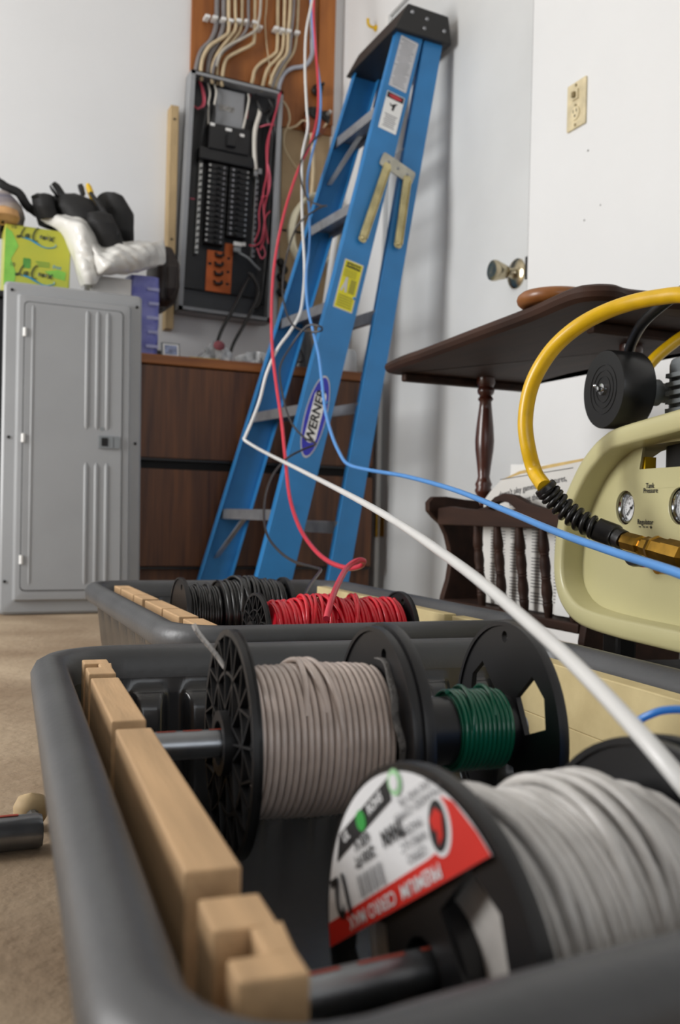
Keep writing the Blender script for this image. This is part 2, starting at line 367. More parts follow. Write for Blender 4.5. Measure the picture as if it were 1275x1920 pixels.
def flange(par, x, R, kind, out, hub=.018):
    """out = -1 when the outer face looks to -x"""
    th = .004
    def bar(g, a0, r0_, a1, r1_, w_=.0014, dpt=.006):
        p0 = Vector((x+out*dpt*.35, -r0_*math.cos(a0), r0_*math.sin(a0))); p1 = Vector((x+out*dpt*.35, -r1_*math.cos(a1), r1_*math.sin(a1)))
        dd = (p1-p0); n = Vector((1,0,0)).cross(dd).normalized()
        g.obox((p0+p1)/2, dd/2, n*w_/2, (dpt/2,0,0))
    if kind == 'lattice':
        holes = []
        for k in range(6):
            a = 2*math.pi*k/6+R_(100); sp = .36
            if k in (1, 2, 4, 5): 
                holes.append([(r*math.cos(a+q), r*math.sin(a+q)) for r, q in ((R*.36, -.3), (R*.80, -sp), (R*.84, 0), (R*.80, sp), (R*.36, .3))])
        f = disc(x, R, hub*.8, holes, .002).build('flange', M_spool, par, 30)
        g = G()
        prof = [(R*.94, 0), (R*.94, .0045), (R, .0045), (R, -.0015), (R*.94, -.0015), (R*.94, 0)]
        g.lathe([(r, h*1.0) for r, h in prof], (x,0,0), (out,0,0), 64)
        g.lathe([(hub*.8,-.002),(hub*.8,.010),(hub*1.15,.010),(hub*1.15,-.002)], (x,0,0), (out,0,0), 28)
        g.lathe([(R*.60,-.001),(R*.60,.0045),(R*.63,.0045),(R*.63,-.001)], (x,0,0), (out,0,0), 48)
        g.build('rim_ring', M_spool, f, 40)
        g = G()
        for k in range(12):
            a = 2*math.pi*k/12+R_(100)
            bar(g, a, hub*1.1, a, R*.95)
            bar(g, a, R*.62, a+2*math.pi/24, R*.94); bar(g, a, R*.62, a-2*math.pi/24, R*.94)
            if k % 2 == 0: bar(g, a, hub*1.2, a+2*math.pi/12, R*.61); bar(g, a, hub*1.2, a-2*math.pi/12, R*.61)
        g.build('stiffening_ribs', M_spool, f)
    else:
        holes = []
        if kind == 'solid': holes = [circle(.0045, 12, (R*.80*math.cos(q), R*.80*math.sin(q))) for q in (R_(75), R_(195), R_(315))]
        q3 = (R_(150), R_(270), R_(30)) if kind == 'tri' else (R_(40), R_(195), R_(285))
        if kind in ('tri', 'label'):
            holes = [circle(.0042, 12, (R*.86*math.cos(q), R*.86*math.sin(q))) for q in (R_(93), R_(213), R_(333))]
            for q in q3:
                holes.append([(r*math.cos(q+t), r*math.sin(q+t)) for r, t in ((R*.38, -.50), (R*.74, -.34), (R*.80, 0), (R*.74, .34), (R*.38, .50))])
        f = disc(x, R, hub*.75, holes, th).build('flange', M_spoolgl, par, 30)
        g = G().lathe([(R*.965,-.0035),(R*.965,.0035),(R*1.005,.0035),(R*1.012,0),(R*1.005,-.0035),(R*.965,-.0035)], (x,0,0), (1,0,0), 64)
        g.build('rim_ring', M_spoolgl, f, 40)
    return f
def winding(par, x0, x1, Rw, r, mt, mess=0., stray=2, seg=40, seed=1, gap=1.0, bulge=0.):
    rnd = random.Random(seed); n = max(2, int((x1-x0)/(2*r*gap))); pts = []; offs = [rnd.uniform(-1, 1)*mess for _ in range(n+2)]
    ph = [rnd.uniform(0, 6.28) for _ in range(n+2)]
    sh = 0
    for k in range(n*seg+1):
        t = k/seg; i = int(t); fr = t-i; a = 2*math.pi*fr
        w_ = offs[i]*(1-fr)+offs[i+1]*fr
        big = bulge*math.sin(math.pi*min(1, max(0, t/n)))
        rr = Rw+r*.9*w_*.8+big + (r*.5*mess*math.sin(a+ph[i]) if mess > .3 else 0)
        x = x0+r+(x1-x0-2*r)*t/n + r*mess*.6*math.sin(a+ph[i])*min(1, mess)
        pts.append((x, rr*math.sin(a), rr*math.cos(a)))
    g = G().tube(pts, r, 7)
    g.lathe([(.020,x0+r),(Rw-r*.55,x0+r),(Rw-r*.55+bulge*.8,(x0+x1)/2),(Rw-r*.55,x1-r),(.020,x1-r)], (0,0,0), (1,0,0), 40)
    for s in range(stray):                # crossing strands lying over the top layer
        xs = rnd.uniform(x0+.2*(x1-x0), x1-.35*(x1-x0)); dx = rnd.uniform(.10, .28)*(x1-x0)*(1 if rnd.random() < .7 else -1)
        a0 = rnd.uniform(-1.6, -1.0); q = []
        for k in range(31):
            u = k/30; a = a0+u*3.4
            lift = r*(1.75+mess*.6)*min(1, 6*u, 6*(1-u))
            q.append((min(x1-r, max(x0+r, xs+dx*u)), (Rw+lift+bulge*.8)*math.sin(a), (Rw+lift+bulge*.8)*math.cos(a)))
        g.tube(q, r, 7)
    return g.build('wire_winding', mt, par, 60)
def spool(label, c, rz, Ls, R, core, kinds, wind, name='wire_spool'):
    s = thing(name, label, 'wire spool', c, (0,0,rz), 'wire spools')
    flange(s, 0, R, kinds[0], -1); flange(s, Ls, R, kinds[1], 1)
    G().lathe([(core*.6,0),(core,0),(core,Ls),(core*.6,Ls),(core*.6,0)], (0,0,0), (1,0,0), 36).build('core', M_spoolgl, s, 40)
    return s
RF = .0732
s = spool('spool of taupe grey wire with a latticed black flange, front tub', CF, RA, .100, RF, .030, ('lattice', 'solid'), None)
winding(s, .003, .097, .0465, .0021, W_grey, mess=.3, stray=4, seed=3, bulge=.002, gap=1.03)
# wrapped paper tag of the winding beside the far flange, tail end of wire sticking up by the near flange
tl = smooth_path([(-.004, .012, .047), (-.010, .016, .056), (-.020, .020, .068), (-.0235, .0225, .0745)], 4)
G().tube(tl, .0017, 8).build('wire_tail', W_white, s, 60)
g = G()
for k in range(7):
    q = Vector(tl[3+k]).lerp(Vector(tl[min(len(tl)-1, 4+k)]), .3); g.obox(q+Vector((-.0014,-.0012,0)), (.0006,0,.001), (0,.0007,0), (.0004,0,.0006))
g.build('printed_marks', M_black, s)
M_tape = mat('crumpled grey tape', '6b6865', .6, var=.25, scale=120, bump=.6, bscale=300)
G().grid(lambda u, v: Vector((.0945+.002*math.sin(9*u), (.056+.0015*math.sin(23*u))*math.sin(R_(-120+110*u)), (.056+.0015*math.sin(23*u))*math.cos(R_(-120+110*u))))+Vector((.005*v-.002,0,0)), 24, 4).build('tape_scrap', M_tape, s, 60, solid=.001)
s = spool('spool with a few turns of green wire on its bare black core', CF+eF*.107, RA, .094, RF*1.03, .0235, ('solid', 'tri'), None)
winding(s, .044, .086, .0270, .0018, W_green, mess=.15, stray=2, seed=5)
# labelled spool
RL = .082
s = spool('spool of white wire with a red and white paper label on its flange', CL, LD, .125, RL, .030, ('label', 'solid'), None)
winding(s, .006, .119, .0605, .0027, W_white, mess=.55, stray=6, seed=11, bulge=.004, gap=.9)
lab = s
s = spool('spool of blue wire beside the labelled spool, mostly beyond the picture edge', CL+eL*.140, LD, .10, RL, .030, ('solid', 'solid'), None)
winding(s, .006, .094, .069, .0022, W_blue, mess=.3, stray=3, seed=12)
# rear tub
c = TBc-TBx*.146+TBy*.03+Z3*ZR
s = spool('spool of black wire in the rear tub', c, RB, .165, .060, .026, ('solid', 'solid'), None)
winding(s, .006, .055, .046, .0021, W_black, mess=.5, stray=2, seed=21)
winding(s, .055, .160, .0535, .0024, W_black, mess=.9, stray=9, seed=22, bulge=.003)
c = TBc-TBx*.101-TBy*.218+Z3*ZR
s = spool('spool of bright red wire in the rear tub', c, RB, .205, .0575, .024, ('lattice', 'solid'), None)
winding(s, .012, .198, .046, .0026, W_redw, mess=.85, stray=9, seed=31, bulge=.002)

# the printed label on the near spool: disc segment, drawn with a = right, b = up on the flange face
M_paper = mat('white label paper', 'e9eaec', .55, var=.02); M_lred = mat('label red', 'd5281c', .5, var=.04); M_ink = mat('black ink', '17171a', .6, var=.05)
M_gprint = mat('grey label ink', '55565a', .6, var=.05); M_lgreen = mat('label green', '37a348', .5, var=.05); M_pgreen = mat('pale green ink', 'a9dca9', .5, var=.05)
th = R_(34.1)                                   # chord direction
ct, st = math.cos(th), math.sin(th)
def LQ(p, q): return (RL*(p*ct-q*st), RL*(p*st+q*ct))       # p along chord, q above it (units of flange radius)
q0 = .31
def seg_pts(rad, qa, n=40):
    a0 = math.asin(qa/rad); return [LQ(rad*math.cos(a0+(math.pi-2*a0)*i/n), rad*math.sin(a0+(math.pi-2*a0)*i/n)) for i in range(n+1)]
def on_lab(name, loops, mt, lift, par):
    vf = plate(loops, .0002); g = G(); place(g, vf, (-.0045-lift, 0, 0), (0,-1,0), (0,0,1), (-1,0,0)); return g.build(name, mt, par)
pl_ = on_lab('paper_label', [seg_pts(.965, q0)], M_paper, 0, lab)
band = [LQ(-.912, q0), LQ(.912, q0), LQ(.86, .43), LQ(.745, .61), LQ(.66, .665), LQ(.665, .58), LQ(.64, .50), LQ(.55, .455), LQ(.40, .44), LQ(-.86, .43)]
on_lab('red_band', [band], M_lred, .0004, pl_)
def at_lab(p, q): a, b = LQ(p, q); return Vector((-.0055, -a, b))
ua = Vector((0, -ct, st)); ub = Vector((0, st, ct))           # along the chord (right), away from the chord
def lab_text(name, s_, size, p, q, mt, rot=180., bold=0., sx=1.):
    a = R_(rot); ux = ua*math.cos(a)+ub*math.sin(a); uy = -ua*math.sin(a)+ub*math.cos(a)
    g = G(); place(g, text(s_, size, bold=bold), at_lab(p, q), ux*sx, uy, (-1,0,0)); g.build(name, mt, pl_)
lab_text('white_lettering', 'PREMIUM  CERRO MAX', .0078, -.05, .370, M_paper, bold=.0001, sx=1.1)
lab_text('size_number', '12', .025, -.60, .53, M_ink, bold=.0006, sx=.75)
lab_text('wire_type', 'THHN', .0090, .13, .655, M_ink, bold=.0004, sx=.8)
lab_text('voltage', '600 V', .0066, -.22, .715, M_ink, bold=.0002); lab_text('length', '2500 FT', .0062, -.23, .635, M_ink, bold=.0002)
for i, tx in enumerate(('CERRO', 'WIRE LLC', 'MADE IN')): lab_text('small_print', tx, .0052, .31, .49+.065*i, M_gprint)
for i, tx in enumerate(('STRANDED COPPER', 'GAS AND OIL')): lab_text('small_print', tx, .0046, .44, .70+.055*i, M_gprint)
on_lab('black_strip', [[LQ(-.575, .70), LQ(-.48, .715), LQ(.20, .80), LQ(.22, .91), LQ(-.47, .825)]], M_ink, .0004, pl_)
def dot(name, p, q, r, mt, lf): ox_, oy_ = LQ(p, q); on_lab(name, [[(a+ox_, b+oy_) for a, b in circle(r, 20)]], mt, lf, pl_)
dot('green_dot', -.17, .81, .0046, M_lgreen, .0008); dot('green_ring', .285, .865, .0056, M_pgreen, .0008); dot('green_ring_centre', .285, .865, .0034, M_paper, .0012)
lab_text('strip_print', 'ROHS', .006, .03, .838, M_paper, 7, bold=.0002); lab_text('strip_print', 'UL', .006, -.38, .79, M_paper, 7, bold=.0002)
def ell_at(p, q, a_, b_, rot):
    c_, s_ = math.cos(R_(rot)), math.sin(R_(rot)); ox_, oy_ = LQ(p, q)
    return [(ox_+x*c_-y*s_, oy_+x*s_+y*c_) for x, y in ellipse(a_, b_)]
on_lab('logo_halo', [ell_at(.575, .545, .0085, .0115, 12)], M_paper, .0006, pl_)
on_lab('logo_oval', [ell_at(.57, .55, .0066, .0100, 12)], M_ink, .0008, pl_)
lx, ly = LQ(.57, .55)
on_lab('logo_mark', [[(lx+x*.72, ly+y*.72) for x, y in ((-.0075,.001),(-.003,.009),(.004,.008),(.006,-.004),(.003,-.010),(.000,-.002),(-.003,-.004))]], M_lred, .0012, pl_)
g = G()
for i in range(15):
    p_ = -.38+.022*i; wd = (.006, .011, .004, .014)[(i*7) % 4]
    A, B, C_, D_ = at_lab(p_, .45), at_lab(p_+wd, .45), at_lab(p_+wd, .565), at_lab(p_, .565); g.add([A, B, C_, D_], [(0,1,2,3)])
g.build('barcode', M_gprint, pl_)

# ------------------------------------------------------------------ step ladder, folded, leaning on the door
M_blue = mat('blue fibreglass', '2a78b4', .42, var=.06, scale=10, bump=.04, bscale=200)
M_alu = mat('dull aluminium', 'a2a4a8', .42, .75, var=.12, scale=20, bump=.05)
M_zgrey = mat('grey zinc plate', 'b3b0a3', .4, .7, var=.12); M_zinc = mat('zinc gold plated steel', 'c0b487', .35, .8, var=.2, scale=18)
M_capb = mat('black moulded cap', '1b1a1a', .5, var=.15, scale=12)
lad = thing('step_ladder', 'tall blue fibreglass step ladder folded and leaning against the door', 'ladder', (-.48, -.62, 0))
LO = Vector((-.48, -.62, 0))
def rail_line(x0, y0, x1, y1, z1=1.77): return lambda z: Vector((x0+(x1-x0)*z/z1, y0+(y1-y0)*z/z1, z))-LO
RFf, RFb = rail_line(-.638, -.927, -.186, -.868), rail_line(-.531, -.927, -.098, -.868)
RRf, RRb = rail_line(-.409, -.915, -.093, -.866), rail_line(-.343, -.915, -.030, -.866)
LFf, LFb = rail_line(-.705, -.550, -.188, -.540), rail_line(-.600, -.550, -.098, -.540)
LRf, LRb = rail_line(-.480, -.556, -.095, -.548), rail_line(-.415, -.556, -.032, -.548)
def channel(name, f, b, inn, z0, z1, dep=.030, th=.004):
    n = Vector((0, inn, 0)); t = (b(1)-f(1)).normalized()*th
    def slab(p, q, r_, s_): return [p, q, r_, s_]
    g = G()
    def seg(fn4): g.hexa([*fn4(z0), *fn4(z1)])
    seg(lambda z: (f(z), b(z), b(z)+n*th, f(z)+n*th))
    seg(lambda z: (f(z)+n*th, f(z)+t+n*th, f(z)+t+n*dep, f(z)+n*dep))
    seg(lambda z: (b(z)-t+n*th, b(z)+n*th, b(z)+n*dep, b(z)-t+n*dep))
    return g.build(name, M_blue, lad, bevel=.0012)
channel('front_rail', RFf, RFb, 1, .03, 1.775); channel('front_rail', LFf, LFb, -1, .03, 1.775)
channel('rear_rail', RRf, RRb, 1, .03, 1.775, .026); channel('rear_rail', LRf, LRb, -1, .03, 1.775, .026)
for f, b, i in ((RFf, RFb, 1), (LFf, LFb, -1), (RRf, RRb, 1), (LRf, LRb, -1)):   # rubber boots
    g = G(); n = Vector((0, i, 0)); o_ = (b(1)-f(1)).normalized()*.006
    g.hexa([f(0)-n*.006-o_, b(0)-n*.006+o_, b(0)+n*.036+o_, f(0)+n*.036-o_, f(.06)+n*.002+o_, b(.06)+n*.002-o_, b(.06)+n*.029-o_, f(.06)+n*.029+o_])
    g.build('foot_boot', M_capb, lad, bevel=.004)
for k in range(1, 6):                                        # treads
    z = .3048*k+.003
    a, b2 = RFf(z)+Vector((.004, .005, 0)), RFb(z)+Vector((-.006, .005, 0)); c_, d_ = LFf(z)+Vector((.004, -.005, 0)), LFb(z)+Vector((-.006, -.005, 0))
    dz = Vector((0,0,.004)); lip = Vector((0,0,.030)); e = Vector((.004,0,0)); bk = Vector((0,0,.024))
    g = G().hexa([a-dz, b2-dz, d_-dz, c_-dz, a, b2, d_, c_])
    g.hexa([a-lip, a-lip+e, c_-lip+e, c_-lip, a-dz, a-dz+e, c_-dz+e, c_-dz])
    g.hexa([b2-bk-e, b2-bk, d_-bk, d_-bk-e, b2-dz-e, b2-dz, d_-dz, d_-dz-e])
    st_ = g.build('tread', M_alu, lad, bevel=.001)
    g = G()
    for q in range(1, 7):                                    # anti-slip grooves
        u = q/7; p0, p1 = a.lerp(b2, u), c_.lerp(d_, u); g.obox((p0+p1)/2+Vector((0,0,.0008)), (p1-p0)/2*.97, (.0018,0,0), (0,0,.0008))
    g.build('tread_ridges', M_alu, st_)
    if k in (1, 5):                                          # knee braces under first and last tread
        for s, P0, P1 in ((1, a, b2), (-1, c_, d_)):
            m0 = P0.lerp(P1, .5)+Vector((0, s*.12, -.022)); m1 = P0.lerp(P1, .5)+Vector((-.055, s*.004, -.15))
            g = G().obox((m0+m1)/2, (m1-m0)/2, (.009, 0, .002), (0, .0015, .0015)); g.build('knee_brace', M_alu, lad)
for z, h in ((.245, .035), (.60, .030), (.875, .034), (1.375, .034)):      # rear cross bars
    p, q = RRf(z)+Vector((.006,.005,0)), LRf(z)+Vector((.006,-.005,0))
    w_ = Vector((.005,0,0)); hh = Vector((0,0,h))
    g = G().hexa([p, p+w_, q+w_, q, p+hh, p+w_+hh, q+w_+hh, q+hh])
    g.hexa([p, p+w_*4, q+w_*4, q, p+Vector((0,0,.003)), p+w_*4+Vector((0,0,.003)), q+w_*4+Vector((0,0,.003)), q+Vector((0,0,.003))])
    g.build('rear_bar', M_alu, lad, bevel=.001)
# black moulded top cap
def P(x, y, z): return Vector((x, y, z))-LO
xa, xb = -.208, -.012; ya, yb = -.888, -.520
g = G().hexa([P(xa,ya,1.752), P(xb,ya,1.742), P(xb,yb,1.742), P(xa,yb,1.752), P(xa+.045,ya+.004,1.838), P(xb-.012,ya+.004,1.828), P(xb-.012,yb-.004,1.828), P(xa+.045,yb-.004,1.838)])
cap = g.build('top_cap', M_capb, lad, bevel=.005)
g = G().hexa([P(xa+.052,ya+.03,1.836), P(xb-.03,ya+.03,1.828), P(xb-.03,yb-.03,1.828), P(xa+.052,yb-.03,1.836), P(xa+.056,ya+.034,1.844), P(xb-.034,ya+.034,1.836), P(xb-.034,yb-.034,1.836), P(xa+.056,yb-.034,1.844)])
g.build('cap_tray', M_capb, cap, bevel=.003)
def rivet(p, r=.0065, mt=M_alu, par=lad): return G().lathe([(r,0),(r*.9,.002),(r*.5,.0036),(0,.004)], p, (0,-1,0), 12).build('rivet', mt, par, 60)
for x, z in ((-.150, 1.812), (-.100, 1.802), (-.108, 1.772), (-.040, 1.778)): rivet(P(x, ya+.002, z), .006, M_alu, cap)
lf = [P(-.199+.018, -.86+.30*i, 1.798) for i in (.12, .98)]
M_dlabel = mat('scuffed cap label', '8f8d8a', .5, var=.3, scale=90)
g = G().hexa([P(-.1965,-.83,1.772)+Vector((0,0,0)), P(-.1955,-.83,1.772), P(-.1955,-.60,1.772), P(-.1965,-.60,1.772), P(-.1835,-.83,1.797), P(-.1825,-.83,1.797), P(-.1825,-.60,1.797), P(-.1835,-.60,1.797)]); g.build('cap_label', M_dlabel, cap)
# spreader bracket and its two folded arms
def fp(z, t, off=.003, F_=RFf, B_=RFb): return F_(z).lerp(B_(z), t)+Vector((0, -off, 0))
a, b2 = fp(1.348, .80), fp(1.322, .28, .003, RRf, RRb)
d_ = (b2-a); u_ = d_.normalized(); up_ = Vector((0,-1,0)).cross(u_)*-1
g = G(); place(g, plate([rrect(d_.length+.050, .042, .008)], .004), (a+b2)/2+Vector((0,-.004,0)), u_, Vector((-u_.z,0,u_.x)), (0,-1,0)); br = g.build('spreader_bracket', M_zgrey, lad, bevel=.0008)
for t in (a, (a+b2)/2, b2): rivet(t+Vector((0,-.006,0)), .0045, M_steel, br)
for p0, p1 in ((a+Vector((-.004,-.006,-.012)), fp(1.105, .55, .012)), (b2+Vector((.0,-.006,-.012)), fp(1.105, .42, .012, RRf, RRb))):
    dd = p1-p0; u_ = dd.normalized(); n_ = Vector((-u_.z, 0, u_.x))
    g = G(); place(g, plate([rrect(dd.length+.02, .026, .011)], .003), (p0+p1)/2, u_, n_, (0,-1,0))
    for s in (-1, 1): g.obox((p0+p1)/2+n_*s*.0118+Vector((0,-.004,0)), dd*.48, n_*.0012, (0,.003,0))
    ar = g.build('spreader_arm', M_zinc, lad, bevel=.0006)
    rivet(p1-u_*.004+Vector((0,-.003,0)), .006, M_zinc, ar)
# printed stickers on the near front rail
M_yel = mat('yellow sticker', 'd9cf1d', .45, var=.06); M_sil = mat('silver grey sticker', 'c3c3c6', .4, var=.05); M_navy = mat('logo blue', '2b2fae', .4, var=.04); M_yd = mat('olive print', '9a9422', .5, var=.05)
M_redd = mat('warning red', 'b0303a', .5, var=.05); M_gtxt = mat('grey print', '8a8a90', .6, var=.05)
ulong = (RFf(1.5)-RFf(.3)).normalized(); uacr = (RFb(.9)-RFf(.9)).normalized(); uacr = (uacr-ulong*uacr.dot(ulong)).normalized(); nrm = Vector((0,-1,0))
def sticker(name, z, t, wd, ht, mt, lift=.0008, par=None, loops=None):
    c_ = fp(z, t, lift); g = G(); place(g, plate(loops or [rrect(wd, ht, .002)], .0004), c_, uacr, ulong, nrm); return g.build(name, mt, par or lad)
def stext(name, s_, size, z, t, mt, lift, par, rot=0., shear=0., bold=0., da=0., dl=0., sx=1.):
    a_ = R_(rot); ux = uacr*math.cos(a_)+ulong*math.sin(a_); uy = -uacr*math.sin(a_)+ulong*math.cos(a_)
    g = G(); place(g, text(s_, size, shear, bold=bold), fp(z, t, lift)+uacr*da+ulong*dl, ux*sx, uy, nrm); return g.build(name, mt, par)
def sbar(g, z, t, da, dl, w_, h_, lift):
    c_ = fp(z, t, lift)+uacr*da+ulong*dl; g.add([c_-uacr*w_/2-ulong*h_/2, c_+uacr*w_/2-ulong*h_/2, c_+uacr*w_/2+ulong*h_/2, c_-uacr*w_/2+ulong*h_/2], [(0,1,2,3)])
s1 = sticker('instruction_sticker', 1.657, .52, .060, .165, M_sil)
g = G()
for i in range(20): sbar(g, 1.657, .52, -.002+.004*math.sin(i*2.1), .072-.0076*i, .048-.01*abs(math.sin(i*1.7)), .0026, .0014)
g.build('fine_print', M_gtxt, s1)
s2 = sticker('warning_sticker', 1.502, .52, .060, .120, M_white)
g = G(); sbar(g, 1.502, .52, 0, .049, .056, .018, .0014); g.build('black_header', M_ink, s2)
g = G(); place(g, plate([ellipse(.022, .0065)], .0003), fp(1.502, .52, .0018)+ulong*.049, uacr, ulong, nrm); g.build('red_oval', M_redd, s2)
g = G(); place(g, plate([[(-.014,.010),(-.006,.004),(.002,.010),(.012,.014),(.006,.004),(.004,-.012),(-.003,-.012),(-.002,-.001),(-.010,.001)]], .0003), fp(1.502, .52, .0014)+ulong*.018, uacr, ulong, nrm); g.build('falling_figure', M_ink, s2)
g = G()
for i in range(7): sbar(g, 1.502, .52, 0, -.010-.0062*i, .042-.008*abs(math.sin(i)), .0026, .0014)
g.build('fine_print', M_gtxt, s2)
s3 = sticker('yellow_caution_sticker', .965, .52, .062, .150, M_sil)
sticker('yellow_field', .965, .52, .056, .144, M_yel, .0014, s3)
g = G(); sbar(g, .965, .52, 0, .060, .046, .016, .002); g.build('black_header', M_ink, s3)
stext('header_word', 'CAUTION', .0105, .965, .52, M_yel, .0026, s3, dl=.060, bold=.0002)
g = G(); sbar(g, .965, .52, .012, .000, .018, .042, .002); 
for i in range(5): sbar(g, .965, .52, 0, -.034-.0075*i, .046, .0042, .002); sbar(g, .965, .52, -.004, .046-.005*i, .040, .0022, .002)
g.build('print_blocks', M_yd, s3)
g = G(); place(g, plate([[(-.004,.022),(.002,.024),(.004,.006),(.008,-.022),(.002,-.022),(-.002,-.004),(-.008,-.022),(-.013,-.020),(-.006,.004)]], .0003), fp(.965, .52, .002)+uacr*-.010, uacr, ulong, nrm); g.build('climbing_figure', M_sil, s3)
zc, tcx = .578, .50
s4 = sticker('maker_oval', zc, tcx, 0, 0, M_sil, .0008, None, [ellipse(.0335, .123, 48)])
sticker('blue_oval', zc, tcx, 0, 0, M_navy, .0014, s4, [ellipse(.0305, .117, 48)])
sticker('white_oval', zc, tcx, 0, 0, M_white, .0018, s4, [rrect(.036, .155, .017, 8)])
stext('maker_lettering', 'WERNER', .036, zc, tcx, M_ink, .0024, s4, 90, .12, bold=.0012, sx=1.08)
for z, t, f, b in ((.32, .5, RFf, RFb), (.62, .75, RFf, RFb), (.93, .80, RFf, RFb), (1.23, .8, RFf, RFb)): rivet(fp(z, t, .0, f, b), .005, M_blue)
for z in (.60, .93): rivet(LFf(z).lerp(LFb(z), .45)+Vector((0,-.008,0)), .005, M_alu)

# ------------------------------------------------------------------ wood grain lateral file cabinet
def wood(name, c1, c2, rough=.5, stretch=(40, 40, 2.2), scale=1.6, coat=0., wav=.0):
    return mat(name, c1, rough, col2=c2, stretch=stretch, scale=scale, bump=.03, coat=coat, detail=6)
M_wal = wood('walnut laminate', '6d4427', '43271a', .45)
M_waltop = wood('orange brown laminate edge', '9a5f2c', '7c4722', .5, (2.2, 40, 40))
cab = thing('file_cabinet', 'wide two-drawer walnut file cabinet behind the ladder', 'cabinet', (-.49, -.26, 0))
cx0, cx1, cy0 = -.945+.49, -.058+.49, -.50+.26
G().box(cx0, cx1, cy0+.02, .24, .05, .752).build('carcass', M_wal, cab, bevel=.002)
G().box(cx0-.002, cx1+.002, cy0-.004, .245, .752, .782).build('top', M_waltop, cab, bevel=.003)
for z0, z1 in ((.462, .748), (.125, .428)):
    d_ = G().box(cx0+.004, cx1-.004, cy0, cy0+.02, z0, z1).build('drawer_front', M_wal, cab, bevel=.002)
    G().box(cx0+.006, cx1-.006, cy0-.006, cy0+.018, z0-.008, z0-.001).build('finger_pull', M_black, d_)
G().box(cx0+.004, cx1-.004, cy0+.012, cy0+.03, .428, .462).build('dark_channel', M_dark, cab)
G().box(cx0+.01, cx1-.01, cy0+.03, .22, 0, .125).build('plinth', M_black, cab)

# black chest behind the grey cover
bc = thing('storage_chest', 'black storage chest half hidden behind the grey panel cover', 'chest', (-1.45, -.27, 0))
G().box(-.50, .485, -.235, .24, .03, .905).build('body', M_black, bc, bevel=.006)
G().box(-.505, .488, -.245, .245, .905, .925).build('lid', M_black, bc, bevel=.004)
for x in (-.45, .43): G().box(x-.03, x+.03, -.22, -.16, 0, .03).build('foot', M_black, bc)

# ------------------------------------------------------------------ grey load-centre cover standing on the floor
M_gry = mat('grey enamel steel', '96989a', .38, var=.03, scale=5, coat=.1)
M_gry2 = mat('grey latch plastic', '7d8285', .45, var=.05)
CW, CH = .388, .932
tilt = R_(-4.0)
cov = thing('panel_cover', 'tall grey steel breaker panel cover with a door, standing on the floor', 'panel cover', (-1.072, -.665, .003), (tilt, 0, R_(1.5)))
def cp(x0, x1, y0, y1, z0, z1): return G().box(x0, x1, y0, y1, z0, z1)
hw = CW/2
prof = [(0, 0.), (.006, -.006), (.034, -.010), (.040, -.022), (.052, -.024)]   # (inset, y): rolled flange then raised step
g = G(); n = 0
loops = []
for ins, yy in [(.0, .012)]+prof+[(.058, -.024)]:
    loops.append([(a, yy, b+CH/2) for a, b in rrect(CW-2*ins, CH-2*ins, max(.012-ins*.1, .006), 3)])
k = len(loops[0]); vs = [p for l in loops for p in l]
fs = [(j*k+i, j*k+(i+1) % k, (j+1)*k+(i+1) % k, (j+1)*k+i) for j in range(len(loops)-1) for i in range(k)]
fs.append([(len(loops)-1)*k+i for i in range(k)])
fs.append([i for i in range(k)])
cf = G().add(vs, fs).build('cover_frame', M_gry, cov, 25)
dw, dh = .272, .806; dx = -.004; dz0 = .066
g = G(); place(g, plate([rrect(dw+.004, dh+.004, .012)], .001), (dx, -.0246, dz0+dh/2), (1,0,0), (0,0,1), (0,-1,0)); g.build('door_gap', M_dark, cov)
g = G(); place(g, plate([rrect(dw, dh, .012)], .003), (dx, -.026, dz0+dh/2), (1,0,0), (0,0,1), (0,-1,0)); dr = g.build('cover_door', M_gry, cov, bevel=.0012)
def ridge(x, z0, z1, w_=.010, h_=.004):
    pts = []
    g = G(); vs = []
    for zz, s in ((z0, .0), (z0+.012, 1.), (z1-.012, 1.), (z1, .0)):
        for i in range(7):
            a = math.pi*i/6; vs.append((x-w_/2*math.cos(a)*max(s, .2), -.0274-h_*math.sin(a)*s, zz))
    g.add(vs, [(j*7+i, j*7+i+1, (j+1)*7+i+1, (j+1)*7+i) for j in range(3) for i in range(6)])
    return g.build('embossed_ridge', M_gry, dr, 50)
for x in (.032, .061, .090): ridge(x, .52, .868, .012); ridge(x, .078, .428, .012)
ridge(-.118, .078, .868, .008, .002)
g = G(); place(g, plate([rrect(.060, .036, .003)], .008), (.096, -.029, .487), (1,0,0), (0,0,1), (0,-1,0)); lt = g.build('latch', M_gry2, dr, bevel=.001)
G().box(.074, .092, -.0345, -.032, .475, .499).build('finger_recess', M_dark, lt); G().box(.1075, .1085, -.0336, -.032, .472, .502).build('slide_seam', M_dark, lt)
for z in (.785, .487, .150): G().cyl((dx-dw/2, -.0285, z-.012), (dx-dw/2, -.0285, z+.012), .0052, n=10).build('hinge', M_white, dr, 50)
g = G(); place(g, plate([circle(.0055, 16)], .001), (.075, -.028, .525), (1,0,0), (0,0,1), (0,-1,0)); g.build('knockout_mark', M_gry2, dr)
for x, z in ((-hw+.020, CH-.026), (hw-.016, CH-.036), (-hw+.018, .49), (hw-.018, .49), (-hw+.014, .09), (hw-.018, .06)):
    g = G(); place(g, plate([circle(.0045, 12)], .001), (x, -.0105, z), (1,0,0), (0,0,1), (0,-1,0)); g.build('screw_hole', M_dark, cov)

